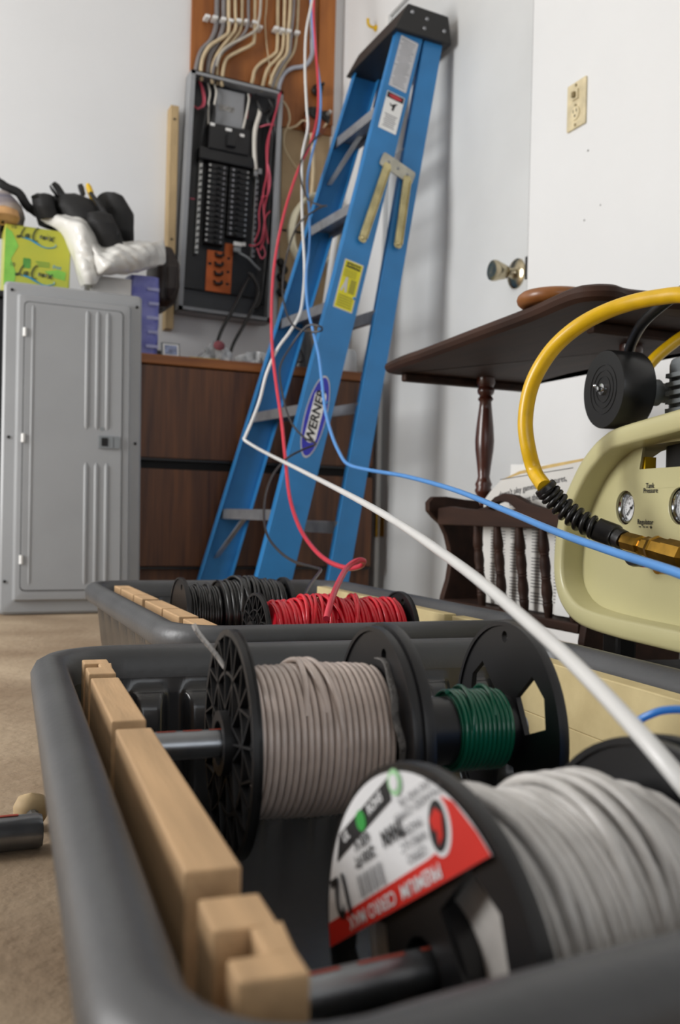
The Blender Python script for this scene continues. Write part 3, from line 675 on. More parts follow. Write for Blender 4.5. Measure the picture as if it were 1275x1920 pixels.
# ------------------------------------------------------------------ boards around the electrical panel
M_ply = mat('orange stained plywood', 'a9672c', .55, col2='7d4618', scale=2.2, stretch=(9, 9, 1.3), bump=.03, detail=6)
M_osb = mat('tan hardboard', 'b39b78', .75, var=.08, scale=6, col2='98805f')
M_stud = mat('pale stud edge', 'b59c74', .7, var=.1, scale=8, stretch=(4, 4, 1))
tag(G().box(-.607, -.046, -.018, 0, 1.765, 2.748).build('backing_board', M_ply, bevel=.002), 'orange stained plywood board on the wall above the panel', 'board')
tag(G().box(-.112, -.046, -.030, -.018, 1.80, 2.70).build('backing_strip', M_ply, bevel=.002), 'narrow plywood strip in the corner right of the cables', 'board')
tag(G().box(-.245, -.050, -.010, 0, .80, 1.765).build('hardboard_sheet', M_osb, bevel=.001), 'tan hardboard sheet on the wall right of the open panel', 'board')
G().box(-.245, -.055, -.0125, -.0095, 1.372, 1.379).build('dark_seam', M_dark, bpy.data.objects['hardboard_sheet'])
o = thing('stud_edge', 'bare pale wood strip left of the open panel', 'wood strip', (-.669, 0, .95))
G().box(-.016, .014, -.055, 0, 0, .80).build('strip', M_stud, o, bevel=.002)
for z in (.32, .75): G().cyl((-.002,-.055,z), (-.002,-.058,z), .004, n=8).build('nail_head', M_dark, o)

# ------------------------------------------------------------------ open breaker panel
M_enc = mat('grey painted enclosure', '8e9093', .45, var=.05, scale=9)
M_encin = mat('dark enclosure interior', '3b3c3f', .5, var=.1, scale=9)
M_brk = mat('black breaker plastic', '121214', .38, var=.1)
M_cop = mat('bright copper', 'c4683c', .35, .85, var=.12, scale=20)
M_lug = mat('tin plated lug', 'b9bab8', .3, .9, var=.1, scale=60)
PNL = 1
pn = thing('breaker_panel', 'open grey breaker panel on the wall with black breakers and copper bus', 'breaker panel', (-.4635, -.05, 1.437), (0, R_(1.75), 0))
w2, h2, dp = .174, .430, .048
G().box(-w2, w2, .024, .029, -h2, h2).build('back_plate', M_encin, pn)
for nm, b_ in (('side_wall', (-w2, -w2+.004, -dp, .030, -h2, h2)), ('side_wall', (w2-.004, w2, -dp, .030, -h2, h2)), ('top_wall', (-w2, w2, -dp, .030, h2-.004, h2)), ('bottom_wall', (-w2, w2, -dp, .030, -h2, -h2+.004))):
    G().box(*b_).build(nm, M_enc, pn)
G().box(-w2+.004, -w2+.016, -dp, -dp+.003, -h2, h2).box(w2-.016, w2-.004, -dp, -dp+.003, -h2, h2).box(-w2, w2, -dp, -dp+.003, h2-.014, h2).box(-w2, w2, -dp, -dp+.003, -h2, -h2+.016).build('front_flange', M_enc, pn)
G().box(-.145, .125, .012, .0235, -.335, .32).build('bus_base', M_brk, pn, bevel=.002)
G().box(-.070, .040, -.008, .022, .245, .405).build('grey_cover', M_enc, pn, bevel=.004)
G().box(-.055, -.0, -.0095, -.008, .325, .345).build('cover_label', M_dlabel, pn)
mb = G().box(-.094, .058, -.038, .022, .168, .262).build('main_breaker', M_brk, pn, bevel=.004)
G().box(-.03, .005, -.052, -.038, .185, .232).build('handle', M_brk, mb, bevel=.003)
for a in ((-.092, -.076, .255), (-.035, -.012, .248), (.02, .036, .238)): G().box(a[0], a[1], -.040, -.036, a[2]-.006, a[2]+.004).build('white_mark', M_white, mb)
G().box(-.125, .085, -.030, .022, .128, .172).build('cross_bar', M_brk, pn, bevel=.004)
bk = None
def copy_tree(o, parent, loc_):
    c_ = o.copy(); COL.objects.link(c_); c_.parent = parent; c_.location = loc_
    for ch in o.children:
        q = ch.copy(); COL.objects.link(q); q.parent = c_
    return c_
for col_, x in ((0, -.050), (1, .031)):
    for r_ in range(15 if col_ == 0 else 13):
        z = .112-.0195*r_
        if bk is None:
            bk = G().box(-.036, .036, -.024, .022, -.0088, .0088).build('breaker', M_brk, pn, bevel=.002); bk.location = (x, 0, z)
            G().box(-.004, .010, -.034, -.024, -.005, .005).build('toggle', M_brk, bk, bevel=.0015)
            G().cyl((-.031, -.024, 0), (-.031, -.0265, 0), .0042, n=8).build('terminal_screw', M_lug, bk)
            G().box(.020, .026, -.0246, -.0238, -.004, .004).build('rating_mark', M_gtxt, bk)
        else:
            c_ = copy_tree(bk, pn, (x, 0, z))
            if col_: c_.rotation_euler.y = math.pi
for x, z0, z1, n_ in ((-.110, -.21, .13, 15), (.104, -.19, .11, 14)):
    nb = G().box(x-.006, x+.006, -.008, .022, z0, z1).build('neutral_bar', M_lug, pn, bevel=.001)
    g = G()
    for i in range(n_):
        zz = z0+.012+(z1-z0-.02)*i/(n_-1); g.cyl((x, -.008, zz), (x, -.014, zz), .0042, n=8)
    g.build('bar_screws', M_brk, nb)
for x, z in ((-.112, .155), (-.096, .158), (.094, .118), (.110, .128)): G().box(x-.007, x+.007, -.022, .01, z-.012, z+.010).build('lug', M_lug, pn, bevel=.002)
# copper bus stabs
loops_ = [[(-.100,-.335),(-.004,-.335),(-.004,-.150),(-.035,-.150),(-.035,-.185),(-.100,-.185)]]
cb_ = G(); place(cb_, plate(loops_+[rrect(.012, .010, .003, 3, (-.088, -.235)), rrect(.012, .010, .003, 3, (-.018, -.205)), rrect(.012, .010, .003, 3, (-.018, -.255)), rrect(.012, .010, .003, 3, (-.018, -.300))], .004), (0, .009, 0), (1,0,0), (0,0,1), (0,-1,0)); cbo = cb_.build('copper_bus', M_cop, pn, bevel=.0006); cbo.location.x = .034
g = G()
for i in range(4):
    z = -.205-.034*i; g.tube([(-.068, .008, z+.012), (-.066, -.004, z+.002), (-.052, -.006, z), (-.042, -.004, z+.006), (-.040, .008, z+.014)], .0055, 6)
g.build('stab_insulator', M_brk, cbo, 50)
sc = mat('white strip', 'd8d8d6', .5, var=.1)
G().box(.022, .054, -.030, -.024, -.164, -.150).box(.056, .066, -.030, -.024, -.160, -.148).build('white_tag', sc, pn); G().box(.024, .050, -.028, -.022, -.185, -.168).build('grey_tag', M_gry2, pn)
# conductors inside the panel
def cond(name, pts, r, mt, par=pn): return G().tube(smooth_path(pts, 6), r, 7).build(name, mt, par, 60)
M_wred = mat('dull red conductor', 'b0354a', .4, var=.1); M_wpink = mat('faded red conductor', 'c4566a', .45, var=.1); M_wwht = mat('aged white conductor', 'd6d2c8', .45, var=.06); M_wblk = mat('black conductor', '161617', .4, var=.1)
for pts, r, mt in (
    ([(-.135,-.01,.41),(-.128,-.03,.375),(-.12,-.03,.33),(-.135,-.028,.305),(-.155,-.025,.31)], .0035, M_wred),
    ([(-.13,-.01,.41),(-.118,-.03,.36),(-.116,-.03,.32),(-.14,-.028,.300)], .0030, M_wpink),
    ([(-.10,0,.415),(-.095,-.02,.37),(-.10,-.025,.33),(-.095,-.02,.26)], .0035, M_wwht),
    ([(-.075,0,.415),(-.072,-.02,.38),(-.078,-.025,.33)], .0035, M_wwht),
    ([(-.098,-.02,.34),(-.11,-.03,.28),(-.12,-.02,.17)], .0045, M_wblk), ([(-.08,-.02,.34),(-.078,-.03,.30),(-.085,-.02,.24)], .0045, M_wblk),
    ([(.055,0,.41),(.052,-.02,.38),(.045,-.025,.33),(.036,-.02,.27)], .004, M_wwht), ([(.062,0,.41),(.05,-.02,.35),(.048,-.022,.31)], .003, M_wred),
    ([(.10,-.01,.36),(.092,-.03,.33),(.078,-.034,.27),(.080,-.03,.20),(.092,-.02,.13)], .0085, M_wwht),
    ([(.165,-.045,.425),(.155,-.052,.38),(.14,-.05,.31),(.122,-.045,.22),(.130,-.04,.12),(.120,-.04,.03),(.135,-.04,-.10),(.12,-.04,-.17)], .0035, M_wred),
    ([(.158,-.045,.42),(.150,-.05,.35),(.13,-.05,.26),(.128,-.045,.17),(.138,-.04,.06),(.128,-.04,-.03),(.150,-.04,-.14)], .0030, M_wred),
    ([(.15,-.04,.30),(.128,-.05,.295),(.112,-.045,.29),(.095,-.03,.285)], .003, M_wpink), ([(.13,-.045,.15),(.142,-.045,.10),(.138,-.04,.04),(.116,-.03,.03)], .0028, M_wpink),
    ([(.135,-.04,.03),(.118,-.045,.025),(.108,-.04,-.03),(.112,-.04,-.09),(.10,-.03,-.14)], .0028, M_wred), ([(.15,-.04,-.02),(.13,-.05,-.05),(.122,-.045,-.13),(.10,-.04,-.155),(.08,-.03,-.155)], .0028, M_wred),
    ([(.045,-.02,-.185),(.075,-.04,-.205),(.10,-.04,-.225),(.125,-.035,-.24)], .004, M_gry2), ([(.11,-.03,-.16),(.125,-.045,-.20),(.14,-.04,-.18),(.13,-.04,-.15)], .0025, M_wpink),
    ([(.13,-.02,.40),(.145,-.03,.36),(.125,-.03,.32),(.148,-.03,.27),(.15,-.02,.15),(.155,-.02,0),(.15,-.02,-.2),(.14,-.02,-.34),(.12,-.02,-.38)], .0075, M_wblk),
    ([(.14,-.01,.39),(.15,-.01,.2),(.16,-.01,0),(.158,-.01,-.2),(.15,-.01,-.36)], .007, M_wblk), ([(.08,-.01,.41),(.085,-.03,.37),(.105,-.03,.34),(.13,-.02,.36)], .006, M_wblk),
    ([(-.16,-.01,.0),(-.145,-.02,-.02),(-.13,-.02,-.02)], .0025, M_wpink), ([(-.16,0,.12),(-.15,-.02,.05),(-.155,-.02,-.1),(-.15,-.01,-.3)], .006, M_wblk)):
    cond('conductor', pts, r, mt)
# loose black leads hanging out below
for lab_, pts in (('short black lead bending out of the panel bottom, left one', [oy(474, 515, -.10), oy(462, 530, -.12), oy(440, 575, -.16), oy(415, 620, -.2), oy(402, 662, -.24)]),
                  ('short black lead bending out of the panel bottom, right one', [oy(466, 512, -.11), oy(476, 522, -.13), oy(485, 550, -.14), oy(468, 590, -.16), oy(440, 640, -.2), oy(430, 668, -.24)])):
    tag(G().tube(smooth_path(pts, 6), .0062, 8).build('cable_lead', M_wblk, None, 60), lab_, 'cable', 'black leads hanging from the panel')

# ------------------------------------------------------------------ cables on the backing board
M_nm = mat('beige cable jacket', 'cfbb98', .5, var=.08, scale=30); M_nmw = mat('whitish cable jacket', 'bdb7ab', .5, var=.08); M_nmg = mat('grey cable jacket', '7c7878', .5, var=.08, scale=30); M_emt = mat('pale grey conduit', 'a9adb8', .4, .2, var=.05)
def cable(lbl, pix, r, mt, y=-.028, name='power_cable', grp='cables entering the panel'):
    pts = [oy(u, v, y-(q[0] if q else 0)) for u, v, *q in pix]
    top = pts[0]+(pts[0]-pts[1]).normalized()*.35; top.x = pts[0].x; top.z = 2.55
    return tag(G().tube(smooth_path([top]+pts, 6), r, 8).build(name, mt, None, 60), lbl, 'cable', grp)
cable('grey cable left of the first white staple row, outermost', [(407,0),(406,45),(396,75),(378,95),(369,125,.01),(367,150,.02)], .0095, M_nmg)
cable('grey cable second from the left above the panel', [(420,0),(419,48),(407,82),(394,105),(390,130,.01),(389,150,.02)], .0095, M_nmg, y=-.034)
BE = 'beige cable in the left bundle above the panel, '
cable(BE+'crossing over the grey ones', [(429,0),(429,55),(421,68),(395,85),(382,105),(377,128,.012),(378,150,.03)], .0068, M_nm, y=-.050)
cable(BE+'second crossing one', [(441,0),(442,50),(432,68),(412,95),(402,115),(398,132,.012),(398,155,.03)], .0066, M_nm, y=-.045)
cable(BE+'third from its left', [(454,0),(452,50),(440,72),(420,95),(410,112),(407,135,.01),(408,158,.02)], .0062, M_nm, y=-.036)
cable(BE+'fourth from its left', [(466,0),(465,45),(452,70),(425,92),(408,108),(400,130,.01),(399,150,.02)], .0055, M_nmg, y=-.058)
cable(BE+'swinging out last, then back left', [(478,0),(477,70),(471,84),(448,96),(425,110),(418,135,.012),(416,160,.03)], .0066, M_nm, y=-.048)
cable('thin whitish cable at the right of the left bundle', [(489,0),(485,40),(480,56),(455,72),(430,85),(414,100),(405,125)], .0048, M_nmw, y=-.064)
cable('thin tan wire hanging alone between the two cable bundles', [(500,0),(497,40),(500,85),(505,120),(506,145)], .0025, M_nm)
BR_ = 'beige cable in the right bundle above the panel, '
cable(BR_+'first from its left', [(521,0),(520,85),(514,102),(490,118),(478,132),(474,148,.01),(470,165,.03)], .0066, M_nm)
cable(BR_+'second from its left', [(534,0),(532,70),(527,100),(505,125),(498,140),(494,155,.01),(490,170,.03)], .0064, M_nm, y=-.034)
cable(BR_+'third from its left', [(545,0),(541,60),(538,100),(524,118),(512,140),(506,160,.01)], .0066, M_nm, y=-.042)
cable(BR_+'thin fourth', [(552,0),(547,60),(543,100),(530,120),(517,145),(510,165,.01)], .0045, M_nmg, y=-.048)
cable(BR_+'rightmost', [(559,0),(556,60),(551,95),(535,120),(522,145),(515,165,.01)], .0058, M_nm, y=-.036)
cable('pale grey conduit bending left into the panel top', [(585,0),(585,80),(584,105),(572,123),(548,128),(533,138),(525,155,.01),(522,170,.02)], .0085, M_emt, y=-.030, name='flexible_conduit')
M_stp = mat('white staple plastic', 'e6e6e4', .4, var=.03)
for lbl, pts in (('white cable staple strip across the left bundle', [(388,33),(402,35),(418,38),(432,41),(447,41),(462,42),(476,44),(486,53)]), ('white cable staple strip across the right bundle', [(517,55),(528,58),(540,60),(556,63)])):
    o = thing('staple_strip', lbl, 'cable staples', oy(*pts[0], -.05), group='white cable staple strips')
    b0 = oy(*pts[0], -.05)
    for i, (u, v) in enumerate(pts):
        c_ = oy(u, v, -.046)-b0; g = G().box(c_.x-.0095, c_.x+.0095, -.012, .028, c_.z-.0055, c_.z+.0055); g.build('staple', M_stp, o, bevel=.002)
# small black fittings and loose tan wires on the plywood corner
for lbl, u, v, r in (('small dark cable connector on the corner board, upper one', 592, 172, .022), ('dark cable connector cluster on the corner board, lower left', 583, 218, .030), ('dark cable connector with a bright end on the corner board, lower right', 604, 224, .026)):
    p_ = oy(u, v, -.022); o = thing('cable_connector', lbl, 'connector', p_, group='connectors on the corner board')
    G().lathe([(0,0),(r,0),(r,.012),(r*.8,.018),(r*.7,.034),(r*.4,.036),(0,.036)], (0,-.008,0), (0,-1,0), 10).build('body', mat('dark fitting', '2a2826', .4, .4, var=.2), o, 30)
    G().cyl((r*.2,-.044,.004), (r*.35,-.062,.010), r*.28, n=8).build('nipple', M_lug if 'bright' in lbl else M_brk, o)
cc = oy(586, 236, -.02)
tag(G().lathe([(0,0),(.045,0),(.050,.01),(.046,.03),(.03,.035),(0,.035)], cc, (0,-1,0), 14).build('round_junction_box', mat('rust brown box', '7a3c1c', .6, var=.2), None, 40), 'rust brown round box low on the corner board', 'junction box')
for lbl, pix, r in (('loose tan wire looping from the panel edge to the brown box', [(531,190),(540,205),(543,225),(539,240),(555,236),(568,226),(580,232),(598,245),(612,232)], .004),
                    ('loose tan wire dropping beside the panel edge', [(540,236),(533,252),(533,275),(545,300),(556,315)], .0028)):
    tag(G().tube(smooth_path([oy(u, v, -.05) for u, v in pix], 6), r, 7).build('loose_wire', M_nm, None, 60), lbl, 'wire', 'loose tan wires by the panel')
# coiled beige cable hanging on the hardboard
co = thing('cable_coil', 'hanging coil of beige cable between the panel and the ladder', 'cable coil', oy(577, 438, -.06))
for k in range(5):
    pts = []
    for i in range(40):
        a = 2*math.pi*i/40; pts.append((.078*math.cos(a)*(1+.03*k)+.004*k+.02*math.sin(a)*.3, -.012*k+.006*math.sin(3*a+k), .125*math.sin(a)*(1+.02*k)+.005*math.sin(2*a+k)))
    G().tube(pts, .006, 7, closed=True).build('loop', mat('ivory cable jacket', 'c6bfa6', .5, var=.08), co, 60)
tag(G().tube(smooth_path([oy(583, 250, -.05), oy(587, 300, -.05), oy(586, 340, -.05), oy(582, 385, -.05)], 6), .0068, 7).build('cable_drop', M_nm, None, 60), 'beige cable dropping from the corner board to the hanging coil', 'cable')
g = G()
for i in range(5): g.ball(oy(526+6*(i % 2), 492+14*i, -.03), .018, .015, .018, 8)
tag(g.build('cable_clamp_cluster', mat('dark fitting', '2a2826'), None, 50), 'dark cable clamps on the wall beside the lower panel edge', 'clamps')

# ------------------------------------------------------------------ things on the chest and cabinet
M_lime = mat('lime yellow carton print', 'bdb834', .4, var=.06, scale=5, coat=.1, col2='a0ac3c'); M_lg = mat('green carton print', '7fc04a', .35, var=.1); M_blueink = mat('blue ink', '1c93c4', .4, var=.1); M_teal = mat('dark green print', '4f8f3a', .4, var=.1)
Q0, Q1, Q2 = oy(5, 415, -.48), oy(130, 430, -.48), oy(3, 553, -.48)
cw, ch_ = (Q1-Q0).length*1.0, 1.128-.926
bx = thing('drink_carton', 'lime yellow carton of sparkling water cans standing on the black chest', 'carton', (Q0.x+cw/2+.004, -.48, .926), (0, R_(0.8), 0))
G().box(-cw/2, cw/2, 0, .13, 0, ch_).build('carton', M_lime, bx, bevel=.004)
def cfront(name, loops, mt, lift=.0006):
    g = G(); place(g, plate(loops, .0003), (0, -lift, 0), (1,0,0), (0,0,1), (0,-1,0)); return g.build(name, mt, bx)
cfront('green_swirl', [[(-cw/2+.002, .02), (-cw/2+.03, .0), (-cw/2+.035, .06), (-cw/2+.02, .10), (-cw/2+.04, .14), (-cw/2+.02, .18), (-cw/2+.002, .19)]], M_lg)
cfront('green_swirl', [[(.02, .075), (.06, .085), (cw/2-.012, .08), (cw/2-.014, .055), (.05, .06)]], M_lg)
cfront('fruit_picture', [rrect(.022, .030, .004, 3, (-.030, .093))], M_teal)
M_script = mat('dark script ink', '26352c', .4, var=.1)
def stroke(g, pts, wd, ox_, oz_, sc):
    P_ = smooth_path([(a*sc+ox_, -.0016, b*sc+oz_) for a, b in pts], 5)
    g.tube(P_, [wd*(.6+.6*math.sin(math.pi*i/(len(P_)-1))) for i in range(len(P_))], 5)
for zz in (oy(70, 448, -.48).z-.926, oy(65, 518, -.48).z-.926):
    g = G(); sc_ = .0235; x_ = -.060
    S = [[(.9,1.25),(.6,.7),(.35,.0),(.1,-.15),(.0,.0),(.3,.1),(.8,-.05)], [(1.35,.45),(1.05,.35),(1.0,.05),(1.25,.05),(1.4,.45),(1.4,.1),(1.55,.05)],
         [(2.6,1.25),(2.45,1.35),(2.1,.9),(1.9,.2),(2.1,-.35),(2.5,-.25)], [(2.75,.45),(2.8,.1),(2.78,.35),(3.0,.5)], [(3.25,.45),(3.1,.2),(3.25,.05),(3.42,.25),(3.3,.45)],
         [(3.6,.45),(3.6,.05)], [(3.62,.72),(3.63,.70)], [(3.85,.5),(4.1,.2),(4.4,-.15)], [(4.45,.5),(4.1,.15),(3.85,-.1)]]
    for q in S: stroke(g, q, .0017, x_, zz, sc_)
    g.build('script_lettering', M_script, bx, 60)
    g = G(); stroke(g, [(.6,-.1),(1.6,-.3),(2.6,-.75),(3.6,-1.0),(4.6,-.75),(4.65,-.4)], .0013, x_, zz, sc_); stroke(g, [(1.0,-.05),(2.0,-.4),(2.9,-.85)], .0022, x_, zz, sc_); g.build('blue_swoosh', M_blueink, bx, 60)
    g = G(); place(g, text('10', .016), (-.070, -.001, zz+.026), (1,0,0), (0,0,1), (0,-1,0)); g.build('count_number', M_script, bx)
g = G(); place(g, text('free', .016, .3), (.055, -.001, .092), (1,0,0), (0,0,1), (0,-1,0)); g.build('small_word', M_blueink, bx)
g = G()
for i in range(3): g.box(-.005+.004*i, .035, -.0012, -.0004, .100-.006*i, .1025-.006*i)
g.build('small_print', M_teal, bx)

# crumpled white bag hanging over a small white box
def noise3(p, s=1.):
    return math.sin(p[0]*31*s+p[1]*17+1.3)*.5+math.sin(p[2]*43*s+p[0]*13+.4)*.35+math.sin((p[0]+p[1]+p[2])*71*s)*.25
M_bag = mat('crumpled white plastic', 'dcdbd6', .32, var=.04, scale=12, coat=.3)
wb = thing('white_carton', 'small white carton under the plastic bag on the chest', 'carton', (-.935, -.36, .926))
G().box(-.075, .048, -.11, .035, 0, .085).build('carton', mat('white cardboard', 'd9d6d2', .6, var=.04), wb, bevel=.003)
G().box(-.074, .040, -.1115, -.110, .004, .030).build('grey_print', mat('pale grey print', 'c2c2c6', .6, var=.15, scale=70), wb)
bag = thing('plastic_bag', 'crumpled white plastic bag draped below the black tool bag', 'plastic bag', (-.93, -.45, 1.08))
B0 = Vector((-.93, -.45, 1.08))
def cmr(P_, t):
    a = t*(len(P_)-1); i = min(int(a), len(P_)-2); t = a-i; b, c = P_[i], P_[i+1]; a_ = P_[i-1] if i else b*2-c; d = P_[i+2] if i+2 < len(P_) else c*2-b
    return .5*((2*b)+(c-a_)*t+(2*a_-5*b+4*c-d)*t*t+(3*b-a_-3*c+d)*t**3)
def sheet(name, rows, th_=.0015, amp=.008):
    R = [[oy(u, v, y)-B0 for u, v, y in row] for row in rows]
    def f(u, v):
        p = cmr([cmr(r, u) for r in R], v); q = p+B0
        nz_ = noise3(q, 1.1)+.6*abs(math.sin(q.x*55+q.z*38+2*math.sin(q.z*30)))+.35*abs(math.sin(q.x*-40+q.z*75))
        return p+Vector((.3*noise3(q, 1.3), -1.1*nz_, .5*noise3(q, 1.6)))*amp
    return G().grid(f, 80, 56).build(name, M_bag, bag, 70, solid=th_)
sheet('left_flap', [[(75,412,-.44),(95,400,-.46),(118,404,-.47),(140,398,-.46)], [(115,440,-.47),(130,430,-.53),(152,425,-.55),(165,420,-.50)], [(128,470,-.47),(145,480,-.55),(165,470,-.56),(185,460,-.50)], [(138,500,-.46),(150,508,-.55),(172,505,-.56),(192,488,-.50)], [(150,540,-.46),(158,535,-.53),(178,532,-.54),(192,508,-.50)]])
sheet('right_fold', [[(165,430,-.48),(190,462,-.50),(215,455,-.50),(250,452,-.48),(285,455,-.44),(305,450,-.42)], [(168,455,-.54),(192,480,-.57),(222,470,-.57),(255,468,-.55),(290,462,-.48),(308,462,-.42)], [(172,485,-.55),(195,498,-.59),(225,490,-.58),(262,485,-.55),(292,478,-.48),(310,482,-.42)], [(175,520,-.52),(195,512,-.56),(222,508,-.56),(252,505,-.53),(280,500,-.48),(308,494,-.42)], [(182,515,-.48),(200,518,-.50),(222,515,-.50),(250,512,-.50),(272,508,-.46),(290,500,-.42)]])
# black tool bag with pockets
M_nyl = mat('black nylon', '141415', .7, var=.15, scale=60, bump=.25, bscale=180)
T0 = oy(165, 430, -.40)
tb = thing('tool_bag', 'slumped black tool bag with open pockets on top of the plastic bag', 'tool bag', T0)
def blob(name, rows, mt, par, base, amp=.006, th_=None, n=(28, 20)):
    """closed rounded body: rows = (u, v, halfwidth_px, y_front, y_back) from top to bottom"""
    V = []
    for u, v, hw_, yf, yb_ in rows:
        c_ = oy(u, v, yf); e_ = oy(u+hw_, v, yf); V.append((c_-base, (e_-c_).length, (yb_-yf)/2))
    def f(a, b):
        t = b*(len(V)-1); j = min(int(t), len(V)-2); fr = t-j; fr = fr*fr*(3-2*fr)
        c_ = V[j][0].lerp(V[j+1][0], fr); w_ = V[j][1]*(1-fr)+V[j+1][1]*fr; d_ = V[j][2]*(1-fr)+V[j+1][2]*fr
        an = 2*math.pi*a; ca, sa = math.cos(an), math.sin(an)
        ca = math.copysign(abs(ca)**.7, ca); sa = math.copysign(abs(sa)**.7, sa)
        p = c_+Vector((w_*ca, d_+d_*sa, 0)); return p+Vector((1,1,1))*noise3(p+base, 1.2)*amp*min(1, 6*b, 6*(1-b))
    return G().grid(f, n[0], n[1], True).build(name, mt, par, 60)
blob('main_body', [(140,362,3,-.42,-.40),(140,365,40,-.47,-.25),(150,385,48,-.50,-.22),(175,420,52,-.50,-.2),(205,445,46,-.48,-.22),(222,462,30,-.46,-.25),(225,464,2,-.42,-.3)], M_nyl, tb, T0)
blob('side_pocket', [(214,360,3,-.40,-.38),(215,361,26,-.44,-.26),(228,390,30,-.46,-.24),(234,430,26,-.46,-.24),(236,452,22,-.44,-.25),(236,455,2,-.4,-.3)], M_nyl, tb, T0)
blob('front_pouch', [(190,395,3,-.50,-.48),(190,397,22,-.53,-.45),(197,415,27,-.55,-.45),(205,440,24,-.55,-.46),(212,462,20,-.54,-.46),(212,464,2,-.52,-.48)], M_nyl, tb, T0)
blob('left_pocket', [(84,362,3,-.44,-.42),(84,363,20,-.48,-.36),(88,385,20,-.49,-.35),(95,410,20,-.48,-.36),(98,412,2,-.45,-.38)], M_nyl, tb, T0)
blob('flap', [(72,362,4,-.47,-.44),(68,366,8,-.48,-.44),(82,372,12,-.48,-.44),(95,376,4,-.46,-.44)], M_nyl, tb, T0, .002)
G().tube([oy(98,345,-.45)-T0, oy(104,352,-.45)-T0, oy(118,372,-.45)-T0], [.012, .016, .015], 12).build('black_handle', mat('glossy black plastic', '121213', .25, var=.1), tb, 50)
G().tube([oy(170,362,-.44)-T0, oy(183,380,-.47)-T0, oy(205,412,-.53)-T0, oy(222,440,-.54)-T0], [.006, .008, .008, .006], 8).build('strap', M_nyl, tb, 60)
o = thing('marker_pen', 'yellow tipped marker sticking out of the black tool bag', 'marker', oy(167, 360, -.40))
b0 = oy(167, 360, -.40); M_yelp = mat('yellow plastic', 'e8bd1a', .35, var=.05)
G().tube([oy(164,344,-.40)-b0, oy(166,350,-.40)-b0, oy(170,362,-.40)-b0], [.004, .009, .010], 10).build('cap', M_yelp, o, 50); G().tube([oy(170,362,-.40)-b0, oy(178,385,-.38)-b0], .009, 10).build('barrel', M_yelp, o)
o = thing('screwdriver', 'short black tool handle upright beside the yellow marker', 'tool', oy(153, 360, -.39)); b0 = oy(153, 360, -.39)
G().tube([oy(150,346,-.39)-b0, oy(152,352,-.39)-b0, oy(156,366,-.39)-b0], [.008, .0095, .008], 8).build('handle', M_black, o, 40); G().tube([oy(156,366,-.39)-b0, oy(160,385,-.38)-b0], .004, 6).build('shaft', M_steel, o)
# cap and strap far left
M_fab = mat('striped grey tan fabric', 'a89c90', .85, col2='5d5a66', scale=3, stretch=(2, 2, 14)); M_tan = mat('tan leather', 'c79a66', .7, var=.1)
h0 = oy(12, 400, -.40)
ht = thing('cloth_cap', 'grey and tan striped cloth cap at the left edge above the carton', 'cap', h0)
blob('crown', [(5,356,3,-.40,-.38),(8,358,22,-.46,-.28),(12,372,34,-.48,-.24),(14,395,36,-.47,-.25),(10,415,34,-.46,-.26),(8,418,3,-.4,-.3)], M_fab, ht, h0, .006)
blob('visor', [(8,385,3,-.49,-.47),(8,388,28,-.53,-.44),(10,400,30,-.53,-.44),(8,412,26,-.50,-.44),(6,414,3,-.48,-.45)], M_tan, ht, h0, .002)
tag(G().tube(smooth_path([oy(-15,330,-.36), oy(10,350,-.36), oy(35,362,-.36), oy(50,385,-.36), (oy(70,402,-.36))], 6), [.012]*4+[.014]*17+[.012]*4, 8).build('webbing_strap', M_nyl, None, 60), 'black webbing strap across the striped cap', 'strap')
# package on the cabinet, brown satchel, small picture, wrap
M_pur = mat('purple plastic wrap', '5a5fb4', .35, col2='8588c8', scale=18, coat=.3)
pk = thing('tissue_package', 'purple plastic wrapped package on the cabinet beside the grey cover', 'package', (-.838, -.365, .782))
G().grid(lambda u, v: Vector((.050*math.copysign(abs(math.cos(2*math.pi*u))**.35, math.cos(2*math.pi*u))*(1-.25*max(0, v-.9)*10*.1), .06*math.copysign(abs(math.sin(2*math.pi*u))**.35, math.sin(2*math.pi*u)), .255*v))+Vector((.003*noise3((u*.4, v*.3, u*.2), 2.), .003*noise3((v*.4, u*.3, v*.2), 2.), 0)), 40, 20, True).add([(-.045,-.05,.252),(.045,-.05,.252),(.045,.05,.252),(-.045,.05,.252)], [(0,1,2,3)]).build('wrap', M_pur, pk, 50)
for i in range(5): G().box(.008+.006*(i % 2), .046, -.0650, -.0635, .03+.045*i, .040+.045*i).build('pale_print', mat('pale violet print', 'a9acd6', .4, var=.1), pk)
sb = thing('brown_satchel', 'dark brown rounded satchel between the bag and the open panel', 'bag', (-.735, -.26, .93))
M_brn = mat('dark brown leather', '2b1f19', .5, var=.15, scale=14, bump=.1)
blob('body', [(312,462,3,-.22,-.20),(312,464,16,-.27,-.12),(318,490,26,-.29,-.09),(316,530,28,-.29,-.09),(312,560,24,-.28,-.11),(306,575,12,-.26,-.13),(304,577,2,-.22,-.18)], M_brn, sb, Vector((-.735, -.26, .93)), .004)
blob('strap_flap', [(320,470,4,-.295,-.28),(324,500,12,-.31,-.28),(322,540,10,-.31,-.28),(318,560,3,-.295,-.28)], M_brn, sb, Vector((-.735, -.26, .93)), .002)
G().box(-.05, .03, .02, .10, -.147, -.09).build('base', M_brn, sb, bevel=.01)
pc = thing('picture_card', 'small framed picture card leaning on the wall on the cabinet', 'picture', (-.752, -.44, .782), (R_(-12), 0, 0))
G().box(-.030, .030, -.002, .004, 0, .052).build('frame', M_gry2, pc, bevel=.001); G().box(-.025, .025, -.003, -.0018, .006, .047).build('border', M_white, pc); G().box(-.020, .020, -.0036, -.003, .012, .043).build('print', mat('faded blue photo', '8c97b8', .4, var=.3, scale=60), pc)
